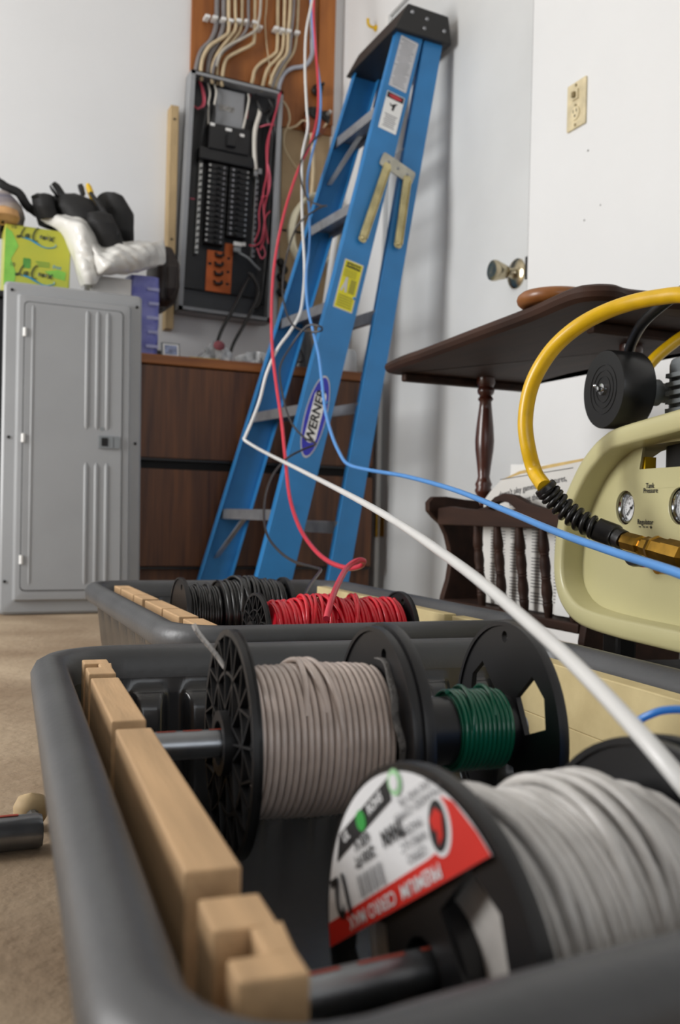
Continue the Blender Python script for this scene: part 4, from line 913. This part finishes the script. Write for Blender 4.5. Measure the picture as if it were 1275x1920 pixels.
G().box(-.005, .005, .004, .02, .0, .03).build('easel', M_gry2, pc)
M_wrap = mat('clear crumpled wrap', 'c4c6c8', .25, var=.25, scale=40, coat=.4)
def crumple(name, lbl, px, y, w_, h_, d_, mt, seed):
    c_ = oy(px[0], px[1], y); c_.z = .783; rn = random.Random(seed); o_ = [rn.uniform(0, 6) for _ in range(6)]
    def f(u, v):
        an = 2*math.pi*u; t = math.pi/2*v
        k = 1+.28*math.sin(5*an+o_[0]+4*v)+.20*math.sin(9*an+o_[1]-6*v)+.16*math.sin(17*an+11*v+o_[2])
        return c_+Vector((w_*math.cos(an)*math.cos(t)*k, d_*math.sin(an)*math.cos(t)*k, max(0, h_*math.sin(t)*(1+.22*math.sin(7*an+o_[3])+.12*math.sin(13*an+9*v+o_[4])))))
    return tag(G().grid(f, 60, 16, True).build(name, mt, None, 35), lbl, 'plastic wrap', 'crumpled wrap on the cabinet')
crumple('plastic_wrap', 'crumpled clear wrap with a red patch on the cabinet', (405, 650), -.36, .045, .065, .04, M_wrap, 1)
crumple('plastic_wrap', 'crumpled clear wrap heap right of the black leads', (480, 660), -.36, .066, .048, .05, M_wrap, 2)
G().ball(oy(411, 648, -.41), .020, .004, .016, 12).build('red_patch', mat('dull red sticker', '9a5058', .5, var=.2), bpy.data.objects['plastic_wrap'], 60)
tag(G().box(-.70, -.60, -.47, -.40, .783, .789).build('yellow_pad', mat('yellow paper pad', 'cdb45c', .7, var=.1), None, bevel=.001), 'flat yellow pad on the cabinet edge', 'pad')
bt = thing('white_bottle', 'white bottle with a blue side on the cabinet behind the ladder', 'bottle', (-.115, -.33, .782))
G().lathe([(0,0),(.052,0),(.055,.006),(.055,.085),(.048,.098),(.02,.104),(.02,.118),(0,.118)], n=24).build('body', mat('milky plastic', 'c7c9cb', .4, var=.05), bt, 40)
G().box(-.075, -.055, -.03, .03, .0, .10).build('blue_panel', M_navy, bt, bevel=.003)
cl_ = thing('dark_bottle', 'dark bottle with tangled cord on the cabinet behind the ladder rail', 'bottle', (-.250, -.30, .782))
G().lathe([(0,0),(.045,0),(.048,.01),(.040,.10),(.028,.14),(.022,.16),(0,.162)], n=20).build('body', mat('smoky plastic', '3c3d40', .3, var=.1), cl_, 40)
G().tube(smooth_path([(-.06,-.06,.005),(-.04,-.065,.06),(-.05,-.06,.10),(-.02,-.06,.05),(-.06,-.06,.03),(-.03,-.07,.002)], 6), .003, 6).build('cord', M_wblk, cl_, 60)

p_a, p_b = oy(634, 405, -.17), oy(611, 560, -.20)
kz = (p_b.z-.784)/(p_a.z-p_b.z)
wp = thing('plastic_pipe', 'white plastic pipe leaning in the corner behind the ladder', 'pipe', p_b+(p_b-p_a)*kz)
G().tube([Vector((0,0,0)), (p_a-p_b)*.05, (p_a-p_b)*(1+kz), (p_a-p_b)*(1.05+kz)], [.0095, .010, .010, .0095], 14).build('tube', M_white, wp, 50)
G().tube([(p_a-p_b)*(.97+kz), (p_a-p_b)*(1.11+kz)], .0125, 14).build('coupling', M_white, wp, 50)
q_ = ox(705, 55, -.002)
hk = thing('wall_hook', 'small yellow hook on the wall behind the ladder top', 'hook', q_)
G().tube(smooth_path([(.001,0,.004), (-.022,-.002,.004), (-.032,-.002,.012), (-.034,-.002,.030)], 4), .0055, 8).build('hook', M_yelp, hk, 60)
G().cyl((.001,0,.004), (-.005,0,.004), .011, n=12).build('base', M_yelp, hk, 40)

# ------------------------------------------------------------------ magazine rack side table
M_mah = mat('dark mahogany', '3d261b', .62, col2='26160f', scale=2.5, stretch=(14, 2, 14), spec=.3, bump=.03, detail=6)
M_mahp = mat('reddish mahogany turning', '52281a', .3, col2='3a1a12', scale=4, stretch=(4, 4, 1), coat=.4)
TX, TY = -.385, -1.93
tbl = thing('magazine_table', 'dark mahogany side table with a magazine rack below, by the door', 'table', (TX, TY, 0))
def tl(x, y, z=0): return Vector((x-TX, y-TY, z))
left = [(-.572,-1.628),(-.585,-1.72),(-.590,-1.826),(-.607,-2.03),(-.622,-2.22),(-.640,-2.345),(-.630,-2.385),(-.598,-2.402),(-.560,-2.392)]
rest = [(-.491,-2.406),(-.40,-2.425),(-.31,-2.406),(-.24,-2.392),(-.205,-2.402),(-.172,-2.36),(-.190,-2.22),(-.213,-2.03),(-.225,-1.86),(-.205,-1.72),(-.195,-1.628),(-.225,-1.612),(-.30,-1.618),(-.385,-1.606),(-.47,-1.618),(-.54,-1.610)]
out = [(p.x, p.y) for p in smooth_path([tl(a, b) for a, b in left+rest+[left[0]]], 4)][:-1]
def inset(poly, d):
    n = len(poly); r = []
    for i in range(n):
        a, b = Vector(poly[i-1]), Vector(poly[(i+1) % n]); t = (b-a); nn = Vector((-t.y, t.x)).normalized(); r.append((poly[i][0]+nn.x*d, poly[i][1]+nn.y*d))
    return r
def area2(p): return sum(p[i-1][0]*p[i][1]-p[i][0]*p[i-1][1] for i in range(len(p)))
sg = 1 if area2(out) > 0 else -1
vs = []; k = len(out)
for d_, z in ((.030,.600),(.010,.601),(.003,.606),(.0,.613),(.002,.620),(.008,.624),(.012,.6245)): vs += [(a, b, z) for a, b in inset(out, d_*sg)]
fs = [(j*k+i, j*k+(i+1) % k, (j+1)*k+(i+1) % k, (j+1)*k+i) for j in range(6) for i in range(k)]+[list(range(k)), [6*k+i for i in range(k)]]
top_ = G().add(vs, fs).build('table_top', M_mah, tbl, 30)
G().box(-.155, .155, .268, .288, .583, .600).build('cleat', M_mah, top_, bevel=.004); G().box(-.155, .155, -.35, -.33, .583, .600).build('cleat', M_mah, top_, bevel=.004)
PX = -.36
post = [(.0,.325),(.017,.325),(.019,.335),(.012,.345),(.016,.352),(.019,.358),(.016,.365),(.0185,.372),(.015,.380),(.0125,.388),(.0150,.41),(.0195,.445),(.0205,.465),(.0185,.495),(.0145,.53),(.0125,.548),(.017,.554),(.0125,.561),(.0175,.567),(.0185,.574),(.015,.58),(.0195,.588),(.0195,.602),(0,.602)]
for y in (-1.690, -2.150): G().lathe(post, tl(PX, y), (0,0,1), 20).build('turned_post', M_mahp, tbl, 50)
# scrolled end panels
half = [(0,.335),(.05,.338),(.095,.343),(.125,.342),(.137,.330),(.136,.312),(.122,.298),(.105,.285),(.092,.262),(.084,.235),(.080,.205),(.085,.17),(.096,.135),(.102,.10),(.100,.06),(.110,.03),(.120,.012),(.120,0),(.080,0),(.065,.02),(.035,.036),(0,.04)]
poly = half+[(-a, b) for a, b in half[::-1][1:-1]]
for y in (-1.690, -2.165):
    g = G(); place(g, plate([poly], .018), tl(PX, y), (1,0,0), (0,0,1), (0,-1,0)); g.build('end_panel', M_mah, tbl, bevel=.004)
rlo = [(-.455,.284),(0,.284),(0,.318),(-.05,.322),(-.10,.318),(-.150,.316),(-.185,.322),(-.215,.340),(-.245,.3465),(-.280,.343),(-.32,.329),(-.37,.319),(-.42,.321),(-.455,.323)]
hole = [(-.195,.318),(-.215,.328),(-.237,.332),(-.262,.329),(-.285,.318),(-.262,.315),(-.237,.313),(-.215,.314)]
for s in (-1, 1):
    xr = PX+s*.108
    g = G(); place(g, plate([[(-a, b) for a, b in rlo], [(-a, b) for a, b in hole]], .016), tl(xr, -1.70), (0,-1,0), (0,0,1), (-1,0,0)); rl = g.build('rack_rail', M_mah, tbl, bevel=.002)
    for i in range(7):
        yy = -1.842-.0725*i
        if yy < -2.15: continue
        a, b = tl(xr, yy, .290), tl(xr-s*.018, yy, .128); d_ = b-a; ln = d_.length
        pr = [(.0,0),(.0065,0),(.0075,.10),(.0095,.2),(.0098,.27),(.0078,.30),(.0088,.31),(.0075,.325),(.0088,.36),(.0098,.45),(.0082,.53),(.0092,.545),(.0078,.56),(.0092,.575),(.0078,.59),(.0095,.66),(.0100,.74),(.0080,.81),(.0092,.825),(.0080,.84),(.0092,.855),(.0085,.88),(.0065,1.),(0,1.)]
        G().lathe([(r, h*ln) for r, h in pr], a, d_, 12).build('spindle', M_mah, tbl, 50)
G().box(*(tl(-.462, 0).x, tl(-.258, 0).x), *(tl(0, -2.157).y, tl(0, -1.699).y), .112, .129).build('rack_shelf', M_mah, tbl, bevel=.003)

# wooden ring on the table
rg = thing('wooden_ring', 'orange brown wooden ring lying on the table top', 'ring', (-.572, -2.228, .6255))
vs = []
g = G().grid(lambda u, v: Vector(((.046+.0135*math.cos(2*math.pi*v))*math.cos(2*math.pi*u), (.046+.0135*math.cos(2*math.pi*v))*math.sin(2*math.pi*u), .0115+.0115*math.sin(2*math.pi*v))), 48, 13, True)
g.build('ring', mat('honey wood', '96602f', .4, col2='7c4a20', scale=8, stretch=(3,3,3), coat=.2), rg, 60)

# papers in the rack
M_news = mat('newsprint', 'dad8d3', .8, var=.05, scale=4); M_nwh = mat('white page', 'e4e4e2', .7, var=.02); M_nink = mat('faded news ink', '6f6e6f', .8, var=.1); M_tanp = mat('yellowed paper edge', 'c9ac70', .8, var=.1)
nx = -.421
np_ = thing('newspaper', 'folded newspaper with a headline standing in the magazine rack', 'newspaper', (nx, -1.96, .13))
def nl(y, z, x=0): return Vector((x, y+1.96, z-.13))
cont = [(-1.800,.132),(-2.115,.132),(-2.118,.402),(-2.03,.394),(-1.93,.385),(-1.86,.374),(-1.822,.352),(-1.80,.335)]
g = G(); place(g, plate([[(-(y+1.96), z-.13) for y, z in cont]], .014), (0,0,0), (0,-1,0), (0,0,1), (-1,0,0)); g.build('folded_sheets', M_news, np_, bevel=.002)
cont2 = [(-1.812,.30),(-2.10,.30),(-2.10,.408),(-2.0,.401),(-1.90,.392),(-1.84,.377)]
g = G(); place(g, plate([[(-(y+1.96), z-.13) for y, z in cont2]], .006), (.014,0,0), (0,-1,0), (0,0,1), (-1,0,0)); g.build('back_sheets', M_tanp, np_)
ux = Vector((0,-1,.13)).normalized(); uy = Vector((0,.13,1)).normalized()
for s_, y, z in (("doesn't play games, take pictures,", -1.965, .3595), ('or forecast the weather.', -1.972, .3395)):
    g = G(); place(g, text(s_, .0160, 0, bold=.0002), nl(y, z, -.0078), ux, uy, (-1,0,0)); g.build('headline', M_nink, np_)
g = G()
for y0_, y1_, z in ((-1.86,-2.09,.378),):
    a, b = nl(y0_, z-.003, -.0078), nl(y1_, z+.012, -.0078); g.add([a, b, b+Vector((0,0,.0014)), a+Vector((0,0,.0014))], [(0,1,2,3)])
g.build('rule_line', M_nink, np_)
for c_ in range(4):
    g = G()
    for r_ in range(24):
        if (r_*7+c_*5) % 11 == 0: continue
        yy = -1.832-.070*c_; z = .280-.0058*r_; l_ = .052 if (r_*5+c_) % 6 else .028
        a, b = nl(yy, z, -.0078), nl(yy-l_, z, -.0078); g.add([a, b, b+Vector((0,0,.0017)), a+Vector((0,0,.0017))], [(0,1,2,3)])
    o = g.build('print_column', M_nink, np_)
    o['kind'] = 'stuff'
mg = thing('magazine', 'magazine with a black and white tree photo standing behind the newspaper', 'magazine', (-.396, -2.10, .138))
G().box(-.005, .005, -.04, .26, 0, .26).build('pages', M_nwh, mg, bevel=.001)
mg.rotation_euler = (R_(2), 0, 0)
mg.location.y = -2.105
M_treepic = mat('tree photo print', 'b9bab6', .5, col2='3c3e3a', scale=55, detail=8)
ph = G().box(-.0062, -.0052, -.036, .048, .205, .258).build('photo', M_treepic, mg)
g = G()
for y in (-.012, .02): g.box(-.0070, -.0060, y-.0016, y+.0016, .208, .244)
g.build('tree_trunks', M_ink, ph)
G().box(-.0062, -.0052, -.036, .048, .186, .203).build('dark_caption_bar', M_gtxt, mg)
bk_ = thing('paperback', 'blue and white booklet between the rack spindles and the compressor', 'booklet', (-.440, -2.097, .24), (0, R_(4), 0))
G().box(-.004, .004, -.022, .020, -.105, .03).build('pages', M_nwh, bk_); G().box(-.0052, -.0042, -.02, .018, -.02, -.008).build('blue_bar', M_navy, bk_)

# ------------------------------------------------------------------ air compressor
M_khaki = mat('khaki enamel', 'c2bc8e', .35, var=.03, scale=8, coat=.25, bump=.03, bscale=120)
M_chrome = mat('chrome', 'c9cbcd', .15, 1., var=.05); M_dial = mat('white dial', 'e4e5e6', .4, var=.02); M_brs = mat('brass fitting', 'b58a35', .28, 1., var=.2, scale=40); M_rub = mat('black rubber', '151516', .35, var=.1)
p0 = pz(1075, 1000, 1.33); HA = math.atan2(-.99, -.143)
CZ = .02
# low dark platform it stands on
M_crate = mat('black painted crate', '131313', .6, var=.2)
cr = thing('low_crate', 'low black crate under the khaki compressor', 'crate', (p0.x, p0.y, 0), (0, 0, HA))
for i in range(4): G().box(-.03+.115*i, .075+.115*i, .02, .30, .085, .100).build('slat', M_crate, cr, bevel=.002)
for y in (.03, .27): G().box(-.03, .42, y, y+.02, 0, .085).build('runner', M_crate, cr, bevel=.002)
G().box(.0, .11, -.028, .012, .086, .104).build('brown_block', mat('orange brown scrap wood', '8a5226', .7, var=.2), cr, bevel=.002)
ac = thing('air_compressor', 'khaki portable air compressor with two gauges and a round black filter', 'compressor', (p0.x, p0.y, 0), (0, 0, HA))
k_ = 1.064
def hv(h, v): return (h*k_, .3+(v-.3)*k_)
outer = smooth_path([Vector((*hv(a, b), 0)) for a, b in ((.115,.160),(.053,.162),(.010,.167),(-.022,.180),(-.046,.203),(-.056,.238),(-.050,.289),(-.034,.325),(-.010,.355),(.014,.378),(.042,.396),(.068,.407),(.100,.414),(.225,.424))], 4)
outer = [(p.x, p.y) for p in outer]; W_ = .225*k_*2
outer = outer+[(W_-a, b) for a, b in outer[::-1][1:]]
W_m = .225*k_
sgo = 1 if area2(outer) > 0 else -1
inn = inset(outer, .026*sgo); n = len(outer)
def ring_part(name, y0, y1, o_, i_, par=ac):
    prof = [(0, .008), (.004, 0), (.022, 0), (.026, .006)]
    vs = []; 
    seq = [(o_, y1), (o_, y0+.006), (inset(o_, .002*sgo), y0+.002), (inset(o_, .006*sgo), y0), (inset(o_, .022*sgo), y0), (inset(o_, .025*sgo), y0+.002), (i_, y0+.005), (i_, y1), (o_, y1)]
    for lp, y in seq: vs += [(a, y, b) for a, b in lp]
    m_ = len(o_); fs = [(j*m_+i, j*m_+(i+1) % m_, (j+1)*m_+(i+1) % m_, (j+1)*m_+i) for j in range(len(seq)-1) for i in range(m_)]
    return G().add(vs, fs).build(name, M_khaki, par, 60)
ring_part('front_frame', 0, .075, outer, inn); ring_part('rear_frame', .20, .255, outer, inn)
# face plate with the carrying opening and the gauge holes
RZ = Matrix.Rotation(-HA, 3, 'Z')
def tolocal(p): return RZ @ (Vector(p)-Vector((p0.x, p0.y, 0)))
PY = .036; nrm_w = Matrix.Rotation(HA, 3, 'Z') @ Vector((0,1,0)); d_pl = nrm_w.dot(Vector((p0.x, p0.y, 0)))
def lp(u, v, y=PY): q = tolocal(on(u, v, nrm_w, d_pl+y)); return (q.x, q.z)
pin = [lp(u, v) for u, v in ((1078,1147),(1086,1050),(1096,975),(1112,912),(1132,872),(1158,845),(1185,834),(1215,828))]
W_m = .195*k_; W_ = 2*W_m
pp = pin+[(W_-a, b) for a, b in pin[::-1]]
oa, ob = lp(1201, 880), lp(1208, 836)
o1 = [oa, ob, (W_-ob[0]+.12, ob[1]+.004), (W_-oa[0]+.12, oa[1])]
pp = pin+[(W_+.12-a, b) for a, b in pin[::-1]]
gz = [lp(1174, 952), lp(1277, 949)]
g = G(); place(g, plate([pp, o1]+[circle(.0225, 32, q) for q in gz], .004), (0, PY, 0), (1,0,0), (0,0,1), (0,-1,0)); fpz = g.build('face_plate', M_khaki, ac, bevel=.001)
G().box(oa[0]+.012, oa[0]+.30, .060, .19, oa[1]-.06, ob[1]+.045).build('motor_block', M_rub, ac, bevel=.01)
G().box(oa[0]-.012, oa[0]+.004, PY+.004, PY+.02, oa[1]-.004, oa[1]+.016).build('yellow_tag', M_yelp, ac)
for va, vb in ((925,1060),(1075,1110),(1118,1145)):
    a, b = lp(1083, vb), lp(1096, va); G().box(a[0]-.018, a[0]+.004, PY+.004, PY+.010, a[1], b[1]).build('side_slot_panel', M_khaki, ac, bevel=.001)
def gauge(c_):
    gm = G().lathe([(.0215,.014),(.0218,.005),(.0208,.000),(.0185,-.002),(.0165,.002),(.0163,.010)], (c_[0], PY+.002, c_[1]), (0,1,0), 32).build('gauge', M_chrome, ac, 60)
    g = G(); place(g, plate([circle(.0170, 32)], .001), (c_[0], PY+.009, c_[1]), (1,0,0), (0,0,1), (0,-1,0)); G_ = g.build('dial', M_dial, gm)
    g = G()
    for i in range(28):
        a = R_(230-280*i/27); r1_, r2_ = (.0110 if i % 4 == 0 else .0125), .0142
        d_ = Vector((math.cos(a), 0, math.sin(a))); g.obox(Vector((c_[0], PY+.0082, c_[1]))+d_*(r1_+r2_)/2, d_*(r2_-r1_)/2, Vector((-d_.z, 0, d_.x))*.00025, (0,.0002,0))
    g.build('tick_marks', M_ink, gm)
    g = G()
    for i, s_ in enumerate(('0', '50', '100', '150')):
        a = R_(230-280*i/3); place(g, text(s_, .0042), (c_[0]+.0085*math.cos(a), PY+.0082, c_[1]+.0085*math.sin(a)), (1,0,0), (0,0,1), (0,-1,0))
    g.build('dial_numbers', M_ink, gm)
    g = G(); a = R_(222); d_ = Vector((math.cos(a), 0, math.sin(a))); q = Vector((c_[0], PY+.0072, c_[1]))
    g.obox(q+d_*.004, d_*.0105, Vector((-d_.z, 0, d_.x))*.0005, (0,.0003,0)); g.cyl(q+Vector((0,.001,0)), q-Vector((0,.001,0)), .0018, n=10); g.build('needle', M_ink, gm)
for q in gz: gauge(q)
for s_, size, h, v in (('Tank', .0090, 1222, 911), ('Pressure', .0090, 1223, 920), ('Regulator', .0090, 1213, 979)):
    q = lp(h, v); g = G(); place(g, text(s_, size, bold=.00015), (q[0], PY-.0028, q[1]), (1,0,0), (0,0,1), (0,-1,0)); g.build('face_print', M_ink, fpz)
g = G()
for i, w_ in ((-1.6,.004),(-.5,.004),(.4,.004),(1.5,.004)): q = lp(1212, 988); g.box(q[0]+i*.008, q[0]+i*.008+w_, PY-.0030, PY-.0024, q[1]-.0006, q[1]+.0006)
q = lp(1212, 988); g.box(q[0]+.0135, q[0]+.0145, PY-.0030, PY-.0024, q[1]-.002, q[1]+.002); g.build('arrow_marks', M_ink, fpz)
# tank end and feet under the frame
G().lathe([(0,0),(.055,.004),(.075,.02),(.08,.05),(.08,.30),(.075,.33),(.05,.35),(0,.352)], (.055, .135, .222), (1,0,0), 28).build('tank', M_khaki, ac, 60)
for x in (.03, W_-.03-.04):
    for y in (.03, .22): G().box(x, x+.04, y, y+.03, .1005, .158).build('rubber_foot', M_rub, ac, bevel=.005)
# regulator knob
q = lp(1205, 1035, PY-.02); rk = G().lathe([(0,.034),(.017,.034),(.0185,.03),(.0185,.006),(.015,0),(0,0)], (q[0], PY-.003, q[1]), (0,-1,0), 20).build('regulator_knob', M_rub, ac, 40)
G().lathe([(.0188,.012),(.0192,.016),(.0188,.02)], (q[0], PY-.003, q[1]), (0,-1,0), 20).build('red_ring', M_lred, rk, 40)
# air filter
fc = tolocal(pz(1131, 730, 1.335)); FR = .0545
fl_ = G().lathe([(0,0),(FR*.98,0),(FR,.002),(FR,.046),(FR*.96,.050),(FR*.4,.052),(0,.052)], fc, (0,1,0), 48).build('air_filter', M_rub, ac, 40)
for r in (.018, .026, .034): G().lathe([(r-.0010,.0006),(r-.0008,-.0008),(r+.0008,-.0008),(r+.0010,.0006)], fc, (0,1,0), 48).build('moulded_ring', M_rub, fl_, 60)
g = G().lathe([(0,-.010),(.0035,-.0095),(.004,-.004),(.008,-.0035),(.0085,0)], fc, (0,1,0), 12); g.obox(fc+Vector((-.006,-.006,.003)), (.0055,0,-.003), (0,.0012,0), (.0012,0,.0022)); g.ball(fc+Vector((-.012,-.006,.006)), .003); g.build('wing_nut', M_chrome, fl_, 50)
G().lathe([(.012,.05),(.019,.052),(.019,.062),(.015,.064),(.015,.070),(.019,.072),(.019,.085),(.014,.088),(.014,.12)], fc, (0,1,0), 20).build('filter_neck', M_gry2, fl_, 40)
G().box(fc.x+.02, W_-.02, fc.y+.085, fc.y+.19, .43, .53).build('pump_head', M_gry2, ac, bevel=.012)
g = G()
for i in range(6): g.box(fc.x+.035, W_-.04, fc.y+.075, fc.y+.086, .438+.012*i, .444+.012*i)
o = g.build('pump_fins', M_gry2, ac); o['kind'] = 'stuff'
# brass coupler along the face
bz = hv(0, .272)[1]; by = -.030
qa, qb = lp(1166, 1013, by), lp(1275, 1042, by); a = Vector((qa[0], by, qa[1])); b = Vector((qb[0], by, qb[1])); d_ = b-a
g = G().lathe([(0,0),(.0095,0),(.0095,.010),(.0115,.011),(.0115,.042),(.0085,.044),(.0085,.052),(.0125,.054),(.0125,.066),(.015,.068),(.016,.074),(.0145,.076),(.0145,.094),(.016,.096),(.016,.13),(.012,.135),(.012,.19),(0,.19)], a, d_, 8); g.build('brass_coupler', M_brs, ac, 25)
G().cyl(Vector((W_m+.04, by, bz-.018)), Vector((W_m+.04, .03, bz-.018)), .011, n=14).build('outlet_elbow', M_brs, ac, 40)

# ------------------------------------------------------------------ yellow air hose with black strain relief
def toworld(p): return Matrix.Rotation(HA, 3, 'Z') @ Vector(p) + Vector((p0.x, p0.y, 0))
M_hose = mat('yellow reinforced hose', 'e0b212', .35, var=.05, scale=60, coat=.2)
aw = toworld(a)
Za = (aw-CAM).dot(fw)
hs = thing('air_hose', 'yellow air hose with black spring guard curving up from the brass fitting', 'hose', aw)
guard = smooth_path([aw+(aw-toworld(b)).normalized()*-.004, pz(1150, 1004, Za+.01), pz(1115, 990, Za+.02), pz(1075, 967, Za+.035), pz(1042, 938, Za+.04), pz(1022, 914, Za+.04)], 12)
n = len(guard)
G().tube([p-aw for p in guard], .0085, 12).build('guard_core', M_rub, hs, 60)
i1 = int(n*.40)
rad = [.0125]*int(i1*.45)+[.0145]*(i1-int(i1*.45)); G().tube([guard[i]-aw for i in range(i1)], rad, 14).build('ferrule', M_rub, hs, 40)
pts = []; turns = 8.5; fin = guard[i1-1:n-3]
for i in range(int(turns*14)+1):
    t = i/(turns*14)*(len(fin)-1.001); j = int(t); c_ = fin[j].lerp(fin[j+1], t-j); d_ = (fin[j+1]-fin[j]).normalized(); u_, w_ = frame_of(d_); an = 2*math.pi*i/14
    pts.append(c_+(u_*math.cos(an)+w_*math.sin(an))*.0115-aw)
G().tube(pts, .0036, 7).build('spring_coil', M_rub, hs, 60)
G().tube([guard[n-4]-aw, guard[n-3]-aw, guard[n-2]-aw, guard[n-1]+(guard[n-1]-guard[n-2])*1.2-aw], [.0135, .015, .015, .0140], 12).build('end_collar', M_rub, hs, 30)
hp = [guard[-1]]+[pz(u, v, z) for u, v, z in ((1003,885,1.235),(990,838,1.235),(985,790,1.235),(993,735,1.23),(1012,690,1.22),(1045,645,1.21),(1095,605,1.19),(1160,575,1.17),(1230,558,1.14),(1300,556,1.11),(1380,600,1.09),(1420,720,1.12))]
hpp = smooth_path(hp, 8)
G().tube([p-aw for p in hpp], .0098, 14).build('hose', M_hose, hs, 60)
M_hprint = mat('dark hose print', '5a4a12', .6, var=.1)
g = G(); sidx = random.Random(4)
for i in range(20, 78):
    if sidx.random() < .2: continue
    p, q = hpp[i], hpp[min(i+1, len(hpp)-1)]; d_ = (q-p).normalized(); to = (CAM-p); to = (to-d_*to.dot(d_)).normalized(); c2_ = (p+q)/2
    sd = d_.cross(to)*-1
    for kk in range(2): 
        cc_ = p.lerp(q, .25+.5*kk); g.obox(cc_+to*.0090+sd*.0036, d_*.0012, sd*.0017, to*.0006)
o = g.build('hose_print', M_hprint, hs); o['kind'] = 'stuff'
tag(G().tube(smooth_path([pz(1205,700,1.42), pz(1232,668,1.42), pz(1275,634,1.42), pz(1315,612,1.42)], 6), .0088, 12).build('hose_end', M_hose, None, 60), 'second length of yellow hose rising behind the black filter', 'hose')
tag(G().tube(smooth_path([pz(1178,668,1.375), pz(1186,640,1.34), pz(1212,598,1.27), pz(1275,548,1.20), pz(1340,515,1.15)], 6), .0075, 10).build('black_cord', M_rub, None, 60), 'black power cord rising behind the yellow hose', 'cord')

# ------------------------------------------------------------------ wires pulled from the panel to the spools
M_pw = mat('white pulled wire', 'e2e2e0', .4, var=.02, coat=.2); M_pr = mat('red pulled wire', 'd4384a', .35, var=.05, coat=.2); M_pb = mat('blue pulled wire', '5d9be0', .35, var=.04, coat=.2); M_pk = mat('black pulled wire', '2a2728', .35, var=.1, coat=.2)
def pulled(lbl, pix, r, mt, name='pulled_wire'):
    pts = [pz(u, v, z) for u, v, z in pix]
    return tag(G().tube(smooth_path(pts, 8), r, 9).build(name, mt, None, 60), lbl, 'wire', 'loose wires pulled across the room')
pulled('white wire kinked at the ladder rail and stretched to the front spool', [(590,-60,3.3),(585,0,3.25),(574,60,3.2),(572,130,3.15),(575,200,3.12),(577,240,3.1),(567,290,3.05),(566,350,3.02),(567,420,2.96),(571,500,2.85),(568,555,2.78),(562,588,2.72),(545,620,2.68),(520,655,2.66),(500,700,2.66),(487,750,2.67),(472,790,2.66),(460,818,2.645),(458,824,2.64),(470,833,2.60),(500,850,2.40),(570,885,1.85),(700,953,1.12),(850,1052,.75),(1000,1175,.565),(1100,1268,.475),(1200,1375,.42),(1275,1462,.395),(1330,1530,.385)], .0042, M_pw)
pulled('red wire hanging past the ladder and looping into the rear tub', [(592,-60,3.35),(588,20,3.3),(592,90,3.25),(597,170,3.2),(594,225,3.15),(580,275,3.1),(563,310,3.05),(548,350,3.0),(533,400,2.95),(520,460,2.9),(512,520,2.85),(509,590,2.75),(511,660,2.65),(518,720,2.6),(528,790,2.5),(535,860,2.4),(543,930,2.25),(560,985,2.05),(585,1025,1.85),(615,1052,1.7),(650,1065,1.58),(675,1062,1.5),(682,1052,1.47),(668,1052,1.45),(650,1066,1.42),(632,1098,1.32),(620,1130,1.235),(612,1160,1.205)], .0044, M_pr)
pulled('bright blue wire sagging from the ladder across to the compressor side', [(580,-60,3.40),(584,20,3.34),(592,100,3.29),(601,170,3.24),(599,230,3.19),(585,290,3.13),(576,340,3.05),(580,400,3.0),(580,460,2.92),(574,520,2.8),(577,575,2.72),(588,625,2.6),(598,670,2.52),(604,720,2.42),(610,770,2.32),(622,815,2.2),(636,848,2.1),(652,870,2.02),(690,881,1.9),(760,893,1.65),(850,918,1.38),(950,958,1.12),(1050,1000,.93),(1150,1035,.80),(1275,1076,.68),(1400,1130,.60)], .0038, M_pb)
pulled('thin black wire curling behind the red wire into the rear tub', [(600,250,3.05),(575,280,3.0),(562,320,2.95),(575,370,2.9),(600,385,2.82),(612,386,2.75),(595,392,2.72),(560,420,2.74),(540,470,2.78),(530,530,2.76),(535,580,2.70),(552,612,2.64),(580,622,2.6),(602,620,2.58),(600,612,2.56),(575,612,2.58),(545,650,2.6),(525,690,2.58),(530,740,2.54),(545,790,2.5),(570,820,2.46),(592,832,2.42),(570,842,2.4),(540,858,2.38),(515,885,2.34),(500,920,2.28),(495,960,2.2),(500,1000,2.08),(520,1030,1.95),(550,1052,1.85),(590,1064,1.75),(601,1068,1.7),(595,1078,1.66),(580,1098,1.58),(570,1118,1.52)], .0028, M_pk)
pulled('short blue strand over the spool flange at the right picture edge', [(1196,1352,.53),(1215,1342,.525),(1245,1332,.52),(1290,1332,.515),(1340,1350,.51)], .0022, W_blue, 'wire_strand')

# conduit end lying on the floor beside the front tub
pp_ = thing('floor_conduit', 'galvanised conduit end lying on the floor left of the front tub', 'metal pipe', (-1.353, -2.575, .0155))
G().tube([(0,0,0), (-.004,0,0), (-.25,-.01,0), (-.62,-.025,0)], [.0135, .015, .015, .015], 20).build('pipe', M_steel, pp_, 40)
G().cyl((.0004,0,0), (-.002,0,0), .0115, n=16).build('bore', M_dark, pp_)
G().box(-.55, -.02, -.002, .002, .0149, .0156).build('red_print', M_red, pp_)
G().lathe([(0,-.016),(.010,-.014),(.015,-.006),(.016,.004),(.012,.012),(0,.016)], (-.004, .055, .002), (0,0,1), 16).build('wooden_knob', M_stud, pp_, 50)
G().cyl((-.004,.045,.001), (-.004,.012,.001), .006, n=10).build('knob_stem', M_steel, pp_)
